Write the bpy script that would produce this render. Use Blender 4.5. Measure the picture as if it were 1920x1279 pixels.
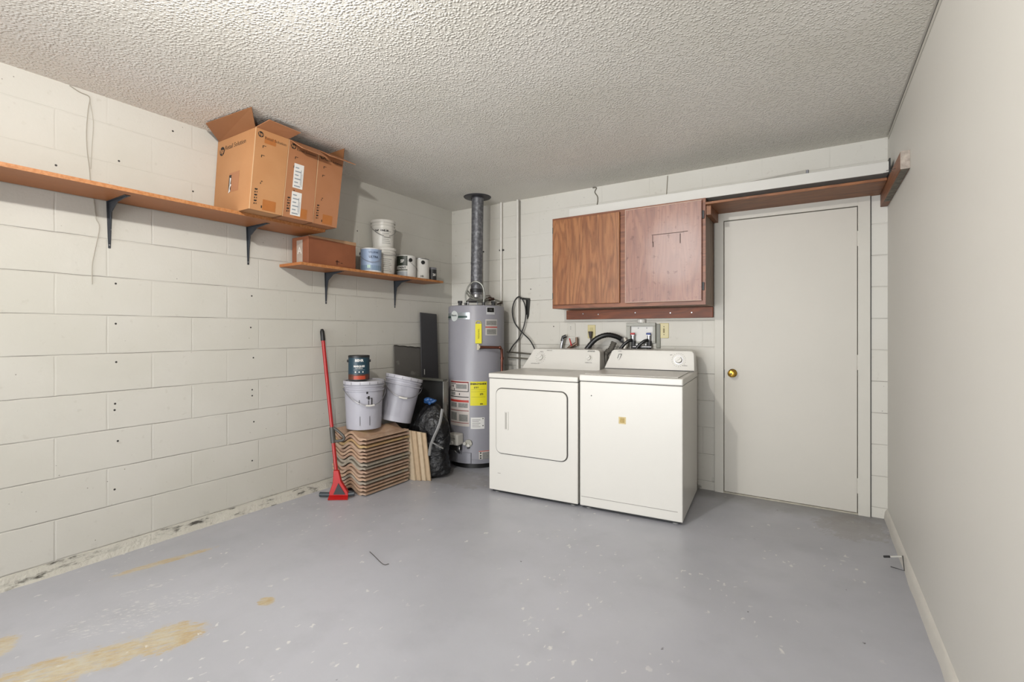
import bpy, bmesh, math, random
from mathutils import Vector, Matrix, noise
R = math.radians
random.seed(7)
S = bpy.context.scene
for o in list(bpy.data.objects): bpy.data.objects.remove(o)
COL = S.collection

# ------------------------------------------------------------------ camera, world, lights, exposure
cam_d = bpy.data.cameras.new('camera'); cam = bpy.data.objects.new('camera', cam_d); COL.objects.link(cam)
cam.location = (0, 0, 1.203); cam.rotation_euler = (R(90), 0, R(32.2))
cam_d.sensor_width = 36; cam_d.lens = 900 / 1920 * 36
cam_d.shift_y = -17.5 / 1920; cam_d.clip_start = 0.02
S.camera = cam
WORLD = 1.2; FILL_W = 31
W = bpy.data.worlds.new('world'); S.world = W; W.use_nodes = True
W.node_tree.nodes['Background'].inputs[0].default_value = (0.93, 0.97, 1.0, 1)
W.node_tree.nodes['Background'].inputs[1].default_value = WORLD      # daylight outside the open garage door
S.view_settings.view_transform = 'Standard'; S.view_settings.look = 'None'
S.view_settings.gamma = 1; S.view_settings.use_curve_mapping = False
S.view_settings.exposure = 0.6
BULB = (-1.34, 0.52, 2.375)
BULB_W = 75
# fill light added behind the camera, as if from an open garage door
dl = bpy.data.lights.new('added_fill_light', 'AREA'); dl.shape = 'RECTANGLE'; dl.size = 3.3; dl.size_y = 2.0
dl.energy = FILL_W; dl.color = (.97, .985, 1.0); dl.spread = math.radians(86)
do = bpy.data.objects.new('added_fill_light', dl); COL.objects.link(do); do.location = (-1.39, -2.5, 1.1); do.rotation_euler = (R(90), 0, 0)

# ------------------------------------------------------------------ dimensions
LW, RW, BW, CH, FRONT = -3.185, 0.398, 3.885, 2.45, -2.6

# ------------------------------------------------------------------ colours and materials
ALB = .74      # every paint and surface is a little darker than it looks at this exposure
def lin(c):
    if isinstance(c, int): c = ((c >> 16 & 255), (c >> 8 & 255), c & 255)
    t = tuple((v / 255 / 12.92) if v / 255 <= .04045 else ((v / 255 + .055) / 1.055) ** 2.4 for v in c)
    return tuple(v * ALB for v in t) + (1,)

class N:
    """small node helper"""
    def __init__(s, name, rough=.6, metal=0):
        s.m = bpy.data.materials.new(name); s.m.use_nodes = True; s.t = s.m.node_tree
        s.b = s.t.nodes['Principled BSDF']
        s.b.inputs['Roughness'].default_value = rough; s.b.inputs['Metallic'].default_value = metal
        s.tc = s.t.nodes.new('ShaderNodeTexCoord').outputs['Object']
    def n(s, k, **kw):
        q = s.t.nodes.new(k)
        for a, b in kw.items(): setattr(q, a, b)
        return q
    def l(s, a, b): s.t.links.new(a, b)
    def math(s, op, a, b=None, c=None, clamp=False):
        q = s.n('ShaderNodeMath', operation=op, use_clamp=clamp)
        for i, v in enumerate((a, b, c)):
            if v is None: continue
            if isinstance(v, (int, float)): q.inputs[i].default_value = v
            else: s.l(v, q.inputs[i])
        return q.outputs[0]
    def mapped(s, scale=(1, 1, 1), loc=(0, 0, 0), src=None):
        q = s.n('ShaderNodeMapping'); s.l(src or s.tc, q.inputs[0])
        q.inputs['Scale'].default_value = scale; q.inputs['Location'].default_value = loc
        return q.outputs[0]
    def noise(s, scale, detail=4, vec=None, rough=.55, dist=0):
        q = s.n('ShaderNodeTexNoise'); s.l(vec or s.tc, q.inputs['Vector'])
        q.inputs['Scale'].default_value = scale; q.inputs['Detail'].default_value = detail
        q.inputs['Roughness'].default_value = rough; q.inputs['Distortion'].default_value = dist
        return q.outputs[0]
    def voro(s, scale, vec=None, feature='F1'):
        q = s.n('ShaderNodeTexVoronoi', feature=feature); s.l(vec or s.tc, q.inputs['Vector'])
        q.inputs['Scale'].default_value = scale
        return q.outputs[0]
    def step(s, v, lo, hi, t0=0., t1=1.):
        q = s.n('ShaderNodeMapRange', interpolation_type='SMOOTHSTEP'); s.l(v, q.inputs[0])
        for i, x in enumerate((lo, hi, t0, t1)): q.inputs[i + 1].default_value = x
        return q.outputs[0]
    def mix(s, f, a, b):
        q = s.n('ShaderNodeMix', data_type='RGBA')
        for i, v in ((0, f), (6, a), (7, b)):
            if isinstance(v, (int, float)) and i == 0: q.inputs[0].default_value = v
            elif isinstance(v, (tuple, int)): q.inputs[i].default_value = v if isinstance(v, tuple) and len(v) == 4 else lin(v)
            else: s.l(v, q.inputs[i])
        return q.outputs[2]
    def bump(s, h, strength=.3, dist=.01):
        q = s.n('ShaderNodeBump'); s.l(h, q.inputs['Height'])
        q.inputs['Strength'].default_value = strength; q.inputs['Distance'].default_value = dist
        s.l(q.outputs[0], s.b.inputs['Normal'])
    def color(s, c):
        if isinstance(c, (tuple, int)): s.b.inputs['Base Color'].default_value = c if isinstance(c, tuple) and len(c) == 4 else lin(c)
        else: s.l(c, s.b.inputs['Base Color'])
    def xyz(s, src=None):
        q = s.n('ShaderNodeSeparateXYZ'); s.l(src or s.tc, q.inputs[0]); return q.outputs

MC = {}
def plain(c, rough=.55, metal=0, var=.06, scale=18, bump=0, spec=None):
    """plain paint / plastic / metal with slight procedural unevenness"""
    key = (c, rough, metal, var, scale, bump)
    if key in MC: return MC[key]
    k = N('mat_%06x' % c, rough, metal)
    a = lin(c)
    dk = tuple(v * (1 - 2.2 * var) for v in a[:3]) + (1,)
    k.color(k.mix(k.noise(scale, 5), dk, tuple(min(1, v * (1 + var)) for v in a[:3]) + (1,)))
    if bump: k.bump(k.noise(scale * 6, 3), bump, .004)
    MC[key] = k.m
    return k.m

def block_wall(name, axis, v_even, v_odd, holes=(), period=.4064, C1=0xdcd8ce, C2=0xe2dfd7):
    """painted concrete blocks in running bond; axis 0 = courses run along X, 1 = along Y"""
    k = N(name, .62)
    x = k.xyz(); u = x[axis]; z = x[2]
    wob = k.math('MULTIPLY', k.math('SUBTRACT', k.noise(9, 3), .5), .006)
    zz = k.math('ADD', z, wob)
    row = k.math('FLOOR', k.math('DIVIDE', k.math('SUBTRACT', zz, .0646), .204))
    fz = k.math('SUBTRACT', zz, k.math('ADD', k.math('MULTIPLY', row, .204), .0646))
    dz = k.math('MINIMUM', fz, k.math('SUBTRACT', .204, fz))
    par = k.math('FLOORED_MODULO', row, 2)
    ph = k.math('ADD', v_even, k.math('MULTIPLY', par, v_odd - v_even))
    fu = k.math('FLOORED_MODULO', k.math('SUBTRACT', k.math('ADD', u, wob), ph), period)
    du = k.math('MINIMUM', fu, k.math('SUBTRACT', period, fu))
    hm = k.step(dz, .0022, .0055, 1, 0); vm = k.step(du, .002, .005, 1, 0)
    patch = k.step(k.noise(2.3, 3), .38, .62)
    vm2 = k.math('MULTIPLY', vm, k.math('ADD', .25, k.math('MULTIPLY', patch, .6)))
    fade = k.step(z, 1.75, 2.1, 1, .3)                 # upper courses carry thicker paint
    joint = k.math('MAXIMUM', k.math('MULTIPLY', hm, fade), k.math('MULTIPLY', vm2, fade))
    thin = k.math('MAXIMUM', k.math('MULTIPLY', k.step(k.math('ABSOLUTE', k.math('SUBTRACT', fz, .0012)), .0008, .0026, 1, 0), k.math('MULTIPLY', fade, k.math('ADD', .35, k.math('MULTIPLY', k.step(k.noise(3.1, 3), .4, .6), .55)))),
                  k.math('MULTIPLY', k.step(du, .0006, .0018, 1, 0), k.math('MULTIPLY', patch, .22)))
    base = k.mix(k.step(k.noise(1.1, 4), .35, .65), C1, C2)
    base = k.mix(k.math('MULTIPLY', k.step(k.noise(22, 5), .63, .74), .28), base, 0xb9b2a6)
    specks = k.math('MULTIPLY', k.step(k.voro(17), .035, .06, 1, 0), k.step(k.noise(4, 2), .5, .56))
    base = k.mix(k.math('MULTIPLY', specks, .75), base, 0x7d756a)
    base = k.mix(k.math('MULTIPLY', thin, .85), base, 0x6a6258)
    for (hu, hz) in holes:
        d = k.math('SQRT', k.math('ADD', k.math('POWER', k.math('SUBTRACT', u, hu), 2), k.math('POWER', k.math('SUBTRACT', z, hz), 2)))
        base = k.mix(k.step(d, .004, .0065, 1, 0), base, 0x1d1916)
    # scuffs low on the wall
    low = k.math('MULTIPLY', k.step(z, .0, .13, 1, 0), k.step(k.noise(11, 5), .55, .66))
    base = k.mix(k.math('MULTIPLY', low, .6), base, 0x5c574e)
    k.color(base)
    h = k.math('SUBTRACT', k.math('MULTIPLY', k.noise(70, 5), .22), k.math('MULTIPLY', joint, .8))
    h = k.math('ADD', h, k.math('MULTIPLY', k.noise(14, 3), .25))
    k.bump(h, .5, .006)
    return k.m

def wood(name, c1, c2, c3, along=2, scale=1.0, rough=.45, wear=None, bumpy=.08):
    k = N(name, rough)
    sc = [14 * scale] * 3; sc[along] = 1.1 * scale
    v = k.mapped(tuple(sc))
    n1 = k.noise(1.0, 6, v, .6, 1.2); n2 = k.noise(4.5, 4, v, .6, .4)
    c = k.mix(k.step(n1, .38, .62), c1, c2)
    c = k.mix(k.math('MULTIPLY', k.step(n2, .56, .68), .55), c, c3)
    sc2 = [5.0] * 3; sc2[along] = .75
    cn = k.noise(1.0, 2, k.mapped(tuple(sc2), (.37, .2, .9)), .45)
    fr = k.math('FRACT', k.math('MULTIPLY', cn, 15.0))
    ln = k.math('MULTIPLY', k.step(k.math('ABSOLUTE', k.math('SUBTRACT', fr, .5)), .05, .34, 1, 0), k.step(n2, .3, .6, .5, 1))
    c = k.mix(k.math('MULTIPLY', ln, .45), c, c3)
    if wear: c = wear(k, c)
    k.color(c); k.bump(n2, bumpy, .003)
    return k.m

# ------------------------------------------------------------------ mesh collector
class MB:
    def __init__(s): s.v = []; s.f = []
    def add(s, vs, fs):
        o = len(s.v); s.v += [tuple(v) for v in vs]; s.f += [tuple(i + o for i in f) for f in fs]; return s
    def hexa(s, p):
        return s.add(p, [(0, 3, 2, 1), (4, 5, 6, 7), (0, 1, 5, 4), (1, 2, 6, 5), (2, 3, 7, 6), (3, 0, 4, 7)])
    def box(s, a, b):
        x0, y0, z0 = [min(a[i], b[i]) for i in range(3)]; x1, y1, z1 = [max(a[i], b[i]) for i in range(3)]
        return s.hexa([(x0, y0, z0), (x1, y0, z0), (x1, y1, z0), (x0, y1, z0), (x0, y0, z1), (x1, y0, z1), (x1, y1, z1), (x0, y1, z1)])
    def slab(s, q, th):
        """quad q (4 pts) given thickness th along its normal"""
        q = [Vector(p) for p in q]; n = (q[1] - q[0]).cross(q[3] - q[0]).normalized() * th
        return s.hexa([*q, *[p + n for p in q]])
    def prism(s, poly, axis, d0, d1):
        def P(a, b, d): return {0: (d, a, b), 1: (a, d, b), 2: (a, b, d)}[axis]
        n = len(poly)
        vs = [P(a, b, d0) for a, b in poly] + [P(a, b, d1) for a, b in poly]
        return s.add(vs, [tuple(range(n))[::-1], tuple(range(n, 2 * n))] + [(i, (i + 1) % n, n + (i + 1) % n, n + i) for i in range(n)])
    def lathe(s, prof, c=(0, 0, 0), n=40, caps=True, axis=2):
        vs = []; fs = []
        for r, z in prof:
            for i in range(n):
                a = 2 * math.pi * i / n; p = (r * math.cos(a), r * math.sin(a), z)
                if axis == 0: p = (p[2], p[0], p[1])
                if axis == 1: p = (p[0], -p[2], p[1])
                vs.append((p[0] + c[0], p[1] + c[1], p[2] + c[2]))
        for j in range(len(prof) - 1):
            for i in range(n):
                k = (i + 1) % n; fs.append((j * n + i, j * n + k, (j + 1) * n + k, (j + 1) * n + i))
        if caps: fs.append(tuple(range(n))[::-1]); fs.append(tuple(range((len(prof) - 1) * n, len(prof) * n)))
        return s.add(vs, fs)
    def cyl(s, a, b, r, n=20, r2=None):
        return s.tube([a, b], r, n, radii=[r, r if r2 is None else r2])
    def tube(s, pts, r, n=10, radii=None, closed=False, flat=1.0):
        pts = [Vector(p) for p in pts]; m = len(pts); up = None; base = len(s.v); vs = []; fs = []
        for i, p in enumerate(pts):
            t = (pts[(i + 1) % m] - pts[i - 1]) if closed or 0 < i < m - 1 else (pts[1] - pts[0] if i == 0 else pts[-1] - pts[-2])
            t.normalize()
            if up is None: up = t.orthogonal().normalized()
            up = (up - t * up.dot(t)).normalized(); w = t.cross(up)
            rr = radii[i] if radii else r
            for j in range(n):
                a = 2 * math.pi * j / n; vs.append(p + up * (rr * math.cos(a)) + w * (rr * flat * math.sin(a)))
        for i in range(m if closed else m - 1):
            k = (i + 1) % m
            for j in range(n):
                l = (j + 1) % n; fs.append((i * n + j, i * n + l, k * n + l, k * n + j))
        if not closed: fs += [tuple(range(n))[::-1], tuple(range((m - 1) * n, m * n))]
        return s.add(vs, fs)
    def sphere(s, c, r, n=16, sc=(1, 1, 1)):
        m = n // 2; prof = [(max(1e-4, math.sin(math.pi * j / m)) * r, -math.cos(math.pi * j / m) * r) for j in range(m + 1)]
        t = MB().lathe(prof, n=n)
        return s.add([(x * sc[0] + c[0], y * sc[1] + c[1], z * sc[2] + c[2]) for x, y, z in t.v], t.f)
    def arcpatch(s, c, r, a0, a1, z0, z1, th=.0012, n=14):
        vs = []
        for rr in (r, r + th):
            for z in (z0, z1):
                for i in range(n + 1):
                    a = a0 + (a1 - a0) * i / n; vs.append((c[0] + rr * math.cos(a), c[1] + rr * math.sin(a), z))
        m = n + 1; fs = []
        for i in range(n):
            fs += [(i + 2 * m, i + 1 + 2 * m, i + 1 + 3 * m, i + 3 * m), (i + 1, i, i + m, i + 1 + m),
                   (i, i + 1, i + 1 + 2 * m, i + 2 * m), (i + 1 + m, i + m, i + 3 * m, i + 1 + 3 * m)]
        fs += [(0, 2 * m, 3 * m, m), (n, n + m, n + 3 * m, n + 2 * m)]
        return s.add(vs, fs)
    def xf(s, fn): s.v = [tuple(fn(Vector(v))) for v in s.v]; return s

def smooth_path(pts, sub=6):
    pts = [Vector(p) for p in pts]; out = []
    P = [pts[0] * 2 - pts[1]] + pts + [pts[-1] * 2 - pts[-2]]
    for i in range(1, len(P) - 2):
        for j in range(sub):
            t = j / sub; a, b, c, d = P[i - 1:i + 3]
            out.append(.5 * ((2 * b) + (c - a) * t + (2 * a - 5 * b + 4 * c - d) * t * t + (3 * b - a - 3 * c + d) * t ** 3))
    return out + [pts[-1]]

def text_mb(txt, size, th=.0006, bold=0):
    cu = bpy.data.curves.new('txt', 'FONT'); cu.body = txt; cu.size = size; cu.align_x = 'CENTER'; cu.align_y = 'CENTER'
    cu.resolution_u = 2; cu.extrude = th / 2; cu.offset = bold
    o = bpy.data.objects.new('txt', cu); COL.objects.link(o)
    dg = bpy.context.evaluated_depsgraph_get(); me = bpy.data.meshes.new_from_object(o.evaluated_get(dg))
    mb = MB().add([v.co[:] for v in me.vertices], [tuple(p.vertices) for p in me.polygons])
    bpy.data.objects.remove(o); bpy.data.curves.remove(cu); bpy.data.meshes.remove(me)
    return mb
def text_on(txt, size, o, u, v, rot=0, th=.0006, bold=0, lift=.0006):
    """text centred at o on the plane spanned by unit vectors u (reading) and v (up)"""
    o, u, v = Vector(o), Vector(u).normalized(), Vector(v).normalized(); n = u.cross(v); v = n.cross(u).normalized()
    c, s_ = math.cos(rot), math.sin(rot)
    return text_mb(txt, size, th, bold).xf(lambda p: o + u * (p.x * c - p.y * s_) + v * (p.x * s_ + p.y * c) + n * (p.z + lift))
def text_arc(txt, size, c, r, a, z, th=.0006, bold=0, lift=.0008):
    return text_mb(txt, size, th, bold).xf(lambda p: (c[0] + (r + lift + p.z) * math.cos(a + p.x / r), c[1] + (r + lift + p.z) * math.sin(a + p.x / r), z + p.y))

def mkobj(name, mb, mat, parent=None, bevel=0, seg=2, smooth=True, ang=35):
    me = bpy.data.meshes.new(name); me.from_pydata(mb.v, [], mb.f); me.validate()
    bm = bmesh.new(); bm.from_mesh(me); bmesh.ops.recalc_face_normals(bm, faces=bm.faces[:]); bm.to_mesh(me); bm.free()
    me.materials.append(mat)
    if smooth:
        me.polygons.foreach_set('use_smooth', [True] * len(me.polygons)); me.set_sharp_from_angle(angle=R(ang))
    o = bpy.data.objects.new(name, me); COL.objects.link(o)
    if parent: o.parent = parent
    if bevel:
        b = o.modifiers.new('bevel', 'BEVEL'); b.width = bevel; b.segments = seg; b.limit_method = 'ANGLE'; b.angle_limit = R(40)
    return o
def mat_of(t): return Matrix.LocRotScale(Vector(t['_l']), Matrix.Rotation(t['_r'], 3, 'Z'), None) if '_l' in t else Matrix()
class Thing:
    def __init__(s, name, label, cat, loc=(0, 0, 0), rz=0, group=None):
        o = s.o = bpy.data.objects.new(name, None); COL.objects.link(o); o.empty_display_size = .05
        o.location = loc; o.rotation_euler = (0, 0, rz); o['label'] = label; o['category'] = cat
        if group: o['group'] = group
        s.m = Matrix.LocRotScale(Vector(loc), Matrix.Rotation(rz, 3, 'Z'), None); s.inv = s.m.inverted()
    def part(s, name, mb, mat, parent=None, world=False, label=None, **k):
        if world: mb.xf(lambda p: s.inv @ p)
        o = mkobj(name, mb, mat, parent or s.o, **k)
        if label: o['label'] = label
        return o
def single(name, mb, mat, label, cat, loc, group=None, **k):
    """a thing made of one mesh; mb in world coordinates, origin moved to loc"""
    L = Vector(loc); mb.xf(lambda p: p - L); o = mkobj(name, mb, mat, **k); o.location = L
    o['label'] = label; o['category'] = cat
    if group: o['group'] = group
    return o
def struct(name, mb, mat, **k):
    o = mkobj(name, mb, mat, **k); o['kind'] = 'structure'; return o
def copy_thing(o, **props):
    c = o.copy(); COL.objects.link(c)
    for ch in o.children:
        d = ch.copy(); COL.objects.link(d); d.parent = c
        for g in ch.children: e = g.copy(); COL.objects.link(e); e.parent = d
    for a, b in props.items(): c[a] = b
    return c

# shared materials
M_white = plain(0xe6e3dc, .32, var=.015, scale=6)
M_white2 = plain(0xdedbd4, .35, var=.02)
M_black = plain(0x141414, .45); M_dark = plain(0x2b2b2d, .5); M_grey = plain(0x85858a, .5)
M_wpaint = plain(0xd9d5cb, .5, var=.03, scale=9, bump=.06)
M_steel = plain(0xb9b9bb, .35, .9); M_chrome = plain(0xd6d6d8, .15, 1.0)
M_ivory = plain(0xdccf9a, .4); M_brass = plain(0xcfa64a, .22, 1.0)
M_ink = plain(0x1c1a18, .6, var=0); M_sticker = plain(0xeceae6, .5, var=.02); M_red = plain(0xc01818, .35)
M_yellow = plain(0xece11c, .5, var=.02); M_rust = plain(0xa8483a, .5)

# ------------------------------------------------------------------ room shell
lh = [(1.051,1.462),(1.051,1.246),(1.053,1.039),(1.048,.815),(1.046,.781),(1.06,.612),(1.046,.354),(1.79,1.442),(1.783,1.231),(1.801,1.028),(1.793,.814),(1.793,.774),(1.804,.598),(1.793,.339),(1.323,2.38),(1.431,2.053),(1.065,2.127),(1.34,1.96),(2.667,2.033),(.81,2.029)]
M_left = block_wall('painted_block_left', 1, .393, .188, lh, .413, 0xd3d0c6, 0xdad7cf)
M_back = block_wall('painted_block_back', 0, .292, .089, [(-2.24,1.60),(-2.0,1.25),(-2.35,1.0),(-2.9,1.75)], .4064)
# floor: worn grey paint
k = N('grey_floor_paint', .36)
n1 = k.noise(1.3, 5); base = k.mix(k.step(n1, .3, .7), 0xb6b7be, 0xc1c2ca)
base = k.mix(k.math('MULTIPLY', k.step(k.noise(5, 6), .5, .75), .25), base, 0xa3a4aa)
x = k.xyz(); dist = k.mapped((1, 1, 0))
def blob(cx, cy, a, b, ang, edge=.5):
    c, s_ = math.cos(ang), math.sin(ang)
    dx = k.math('SUBTRACT', x[0], cx); dy = k.math('SUBTRACT', x[1], cy)
    u = k.math('DIVIDE', k.math('ADD', k.math('MULTIPLY', dx, c), k.math('MULTIPLY', dy, s_)), a)
    v = k.math('DIVIDE', k.math('SUBTRACT', k.math('MULTIPLY', dy, c), k.math('MULTIPLY', dx, s_)), b)
    d = k.math('ADD', k.math('MULTIPLY', u, u), k.math('MULTIPLY', v, v))
    e = k.math('ADD', d, k.math('MULTIPLY', k.math('SUBTRACT', NB, .5), 5.5 * edge))
    return k.step(e, .5, 1.15, 1, 0)
sv = k.n('ShaderNodeVectorRotate', rotation_type='Z_AXIS'); k.l(k.tc, sv.inputs['Vector']); sv.inputs['Angle'].default_value = R(-60)
NB = k.math('ADD', k.math('MULTIPLY', k.noise(9, 6, rough=.7), .6), k.math('MULTIPLY', k.noise(1, 5, k.mapped((18, 60, 1), src=sv.outputs[0]), .7), .4))
ochre = blob(-2.22, .69, .33, .085, R(72), 1.0)
for a in [(-2.16,.86,.13,.10,R(60),1.3),(-2.31,.43,.3,.1,R(80),1.0),(-2.62,.51,.05,.09,R(60),.9),(-2.88,1.14,.25,.028,R(78),1.),(-2.07,1.23,.04,.035,0,.7)]:
    ochre = k.math('MAXIMUM', ochre, blob(*a))
ochre = k.math('MULTIPLY', ochre, k.step(k.noise(1, 5, k.mapped((14, 70, 1), src=sv.outputs[0]), .75), .36, .5, .25, 1))
base = k.mix(k.math('MULTIPLY', ochre, .9), base, k.mix(k.step(NB, .36, .62), 0xc2a878, 0xd3cbb2))
whit = k.math('MAXIMUM', blob(-2.65,1.0,.16,.03,R(75),1.6), blob(-2.35,1.12,.16,.05,R(70),1.9))
whit = k.math('MAXIMUM', whit, blob(-2.45, .85, .2, .12, R(60), 2.1))
whit = k.math('MULTIPLY', whit, k.step(k.noise(1, 4, k.mapped((30, 95, 1), src=sv.outputs[0]), .7), .54, .62))
dn = k.n('ShaderNodeTexNoise'); k.l(k.tc, dn.inputs['Vector']); dn.inputs['Scale'].default_value = 38; dn.inputs['Detail'].default_value = 3
dv = k.n('ShaderNodeVectorMath', operation='MULTIPLY_ADD'); k.l(dn.outputs[1], dv.inputs[0]); dv.inputs[1].default_value = (.045, .045, 0); k.l(k.tc, dv.inputs[2])
fl = k.mapped((1, .55, 0), src=dv.outputs[0])
chips = k.math('MULTIPLY', k.step(k.voro(15, fl), .07, .13, 1, 0), k.step(k.noise(2.2, 3), .47, .55))
chips2 = k.math('MULTIPLY', k.step(k.voro(27, fl), .08, .16, 1, 0), k.step(k.noise(1.6, 3), .5, .58))
base = k.mix(k.math('MAXIMUM', k.math('MULTIPLY', whit, .75), k.math('MULTIPLY', k.math('MAXIMUM', chips, chips2), .9)), base, 0xe4e4e0)
drk = k.math('MULTIPLY', k.step(k.voro(7.3, fl), .02, .035, 1, 0), k.step(k.noise(5, 2), .45, .55))
base = k.mix(k.math('MULTIPLY', drk, .8), base, 0x35312d)
scr = k.step(k.noise(1, 4, k.mapped((5, 90, 1), src=sv.outputs[0]), .7), .66, .74)
base = k.mix(k.math('MULTIPLY', scr, .18), base, 0xd0d0d4)
# darker towards the back wall, brownish patches near the heater and right corner
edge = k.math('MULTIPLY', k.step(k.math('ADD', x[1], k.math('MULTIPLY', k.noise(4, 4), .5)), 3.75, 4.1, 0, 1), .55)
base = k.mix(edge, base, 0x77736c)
corner = k.math('MAXIMUM', blob(.20, 3.6, .2, .22, 0, 1.2), blob(-2.5, 3.1, .4, .2, 0, 1.2))
base = k.mix(k.math('MULTIPLY', corner, .35), base, 0x8d8272)
k.color(base)
k.l(k.step(k.noise(3, 4), .3, .7, .28, .46), k.b.inputs['Roughness'])
k.bump(k.math('ADD', k.noise(30, 4), k.math('MULTIPLY', k.noise(3, 2), .7)), .12, .006)
M_floor = k.m
# popcorn ceiling
k = N('popcorn_ceiling', .75)
v1 = k.voro(78); v2 = k.noise(150, 2, rough=.6)
xx = k.xyz()
pd = k.math('ADD', k.math('POWER', k.math('DIVIDE', k.math('SUBTRACT', xx[0], -2.3), .75), 2), k.math('POWER', k.math('DIVIDE', k.math('SUBTRACT', xx[1], 3.8), .42), 2))
smoothed = k.step(k.math('ADD', pd, k.math('MULTIPLY', k.noise(3, 3), .5)), .7, 1.5, .12, 1)
h = k.math('ADD', k.math('MULTIPLY', k.step(v1, .15, .6, 1, 0), 1.0), k.math('MULTIPLY', v2, .45))
k.bump(k.math('MULTIPLY', k.math('MULTIPLY', h, smoothed), k.step(k.noise(6, 3), .3, .6, .6, 1)), .6, .009)
k.color(k.mix(k.step(k.noise(1.5, 4), .3, .7), 0xf6f2e8, 0xfffbf3))
M_ceil = k.m
k = N('smooth_wall_paint', .5)
sp = k.math('MULTIPLY', k.step(k.voro(5), .02, .03, 1, 0), k.step(k.noise(3, 2), .55, .6))
k.color(k.mix(k.math('MULTIPLY', sp, .6), k.mix(k.noise(1.2, 4), 0xe2dfd8, 0xe8e5de), 0x8d867a)); k.bump(k.noise(40, 4), .06, .004)
M_right = k.m

t = .12
struct('floor', MB().box((LW - t, FRONT, -.1), (RW + t, BW + t, 0)), M_floor)
struct('ceiling', MB().box((LW - t, FRONT, CH), (RW + t, BW + t, CH + .1)), M_ceil)
struct('wall_left', MB().box((LW - t, FRONT, -.05), (LW, BW + t, CH + .02)), M_left)
struct('wall_right', MB().box((RW, FRONT, -.05), (RW + t, BW + t, CH + .02)), M_right)
DX0, DX1, DZ = -.573, .243, 2.028
mb = MB().box((LW - t, BW, -.05), (DX0 - .01, BW + t, CH + .02)).box((DX1 + .01, BW, -.05), (RW + t, BW + t, CH + .02)).box((DX0 - .01, BW, DZ + .01), (DX1 + .01, BW + t, CH + .02))
struct('wall_back', mb, M_back)
struct('wall_front', MB().box((LW - t, FRONT - t, 2.15), (RW + t, FRONT, CH + .02)), M_right)   # lintel over the open garage door

# rough mortar kerb along the left wall
k = N('rough_kerb_paint', .7)
b_ = k.mix(k.step(k.noise(14, 6, k.mapped((1, .5, 2)), .7), .52, .66), 0xd6d2c6, 0x55524a)
b_ = k.mix(k.math('MULTIPLY', k.step(k.noise(3.3, 3), .42, .62), .75), b_, 0xd8d4c9)
k.color(b_); k.bump(k.noise(60, 5), .6, .01)
M_kerb = k.m
mb = MB(); n = 260; vs = []; fs = []
for i in range(n + 1):
    y = FRONT + (BW - FRONT) * i / n
    w = .012 + .008 * noise.noise(Vector((y * 7, 0, 0))) + .004 * noise.noise(Vector((y * 31, 2, 0)))
    vs += [(LW, y, 0), (LW + w + .008, y, 0), (LW + w * .9, y, .03), (LW + .005 + w * .2, y, .062), (LW, y, .063)]
for i in range(n):
    for j in range(4): a = i * 5 + j; fs.append((a, a + 1, a + 6, a + 5))
mb.add(vs, fs); struct('baseboard_left', mb, M_kerb)
mb = MB(); vs = []; fs = []
for i in range(n + 1):
    y = FRONT + (BW - .001 - FRONT) * i / n; w = .014 + .004 * noise.noise(Vector((y * 5, 9, 0)))
    vs += [(RW, y, 0), (RW - w - .004, y, 0), (RW - w, y, .045), (RW - .006, y, .062), (RW, y, .066)]
for i in range(n):
    for j in range(4): a = i * 5 + j; fs.append((a, a + 1, a + 6, a + 5))
mb.add(vs, fs); struct('baseboard_right', mb, plain(0xe4e0d8, .6, var=.04, scale=14, bump=.2))
# thin tape strip along ceiling and right wall
struct('trim_1', MB().box((RW - .012, FRONT, CH - .004), (RW - .004, BW - .05, CH - .0005)).box((RW - .003, FRONT, CH - .03), (RW - .0005, BW - .05, CH - .002)), M_wpaint)
struct('trim_gap_shade', MB().box((RW - .004, 1.2, CH - .0075), (RW - .0035, BW - .12, CH - .0045)), M_dark)  # dark strip drawn in for the shaded gap along the tape

# door, jambs, hinges, knob
door = struct('door_1', MB().box((DX0 + .004, BW - .006, .012), (DX1 - .004, BW + .034, DZ - .004)), plain(0xd6d1c7, .5, var=.03, scale=2.2, bump=.03), bevel=.002)
def cp(name, mb, m, par, **kw):
    o = mkobj(name, mb, m, par, **kw); return o
kn = MB().lathe([(.028, 0), (.031, .004), (.026, .009), (.012, .012), (.011, .03), (.02, .036), (.027, .046), (.027, .055), (.02, .064), (.008, .067)], (-.512, BW - .006, .896), 28, axis=1)
cp('door_knob', kn, M_brass, door)
cp('keyhole', MB().lathe([(.006, 0), (.006, .002)], (-.512, BW - .0735, .896), 14, axis=1), M_dark, door)
cp('latch_plate', MB().box((DX0 - .003, BW - .012, .86), (DX0 + .006, BW - .006, .92)), M_dark, door)
for z0 in (1.764, .951, .142):
    h = MB().cyl((DX1, BW - .012, z0), (DX1, BW - .012, z0 + .1), .006, 12)
    h.box((DX1 - .004, BW - .011, z0), (DX1 + .012, BW - .0065, z0 + .1))
    cp('hinge', h, M_wpaint, door)
J = .062
mb = MB().box((DX0 - J, BW - .018, .0), (DX0 + .001, BW + .04, DZ + J + .01)).box((DX1 - .001, BW - .018, 0), (DX1 + J + .003, BW + .04, DZ + J + .01)).box((DX0 - .001, BW - .018, DZ), (DX1 + .001, BW + .04, DZ + J + .01))
struct('trim_3', mb, M_wpaint, bevel=.002)
struct('trim_4', MB().box((DX1 + J + .0035, BW - .004, 0), (DX1 + J + .0085, BW + .001, DZ + J)), M_dark)   # caulk gap beside the jamb
struct('trim_5', MB().box((DX0, BW - .01, 0), (DX1, BW + .05, .010)), plain(0xbdb6a6, .6, var=.15, scale=20))
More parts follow.
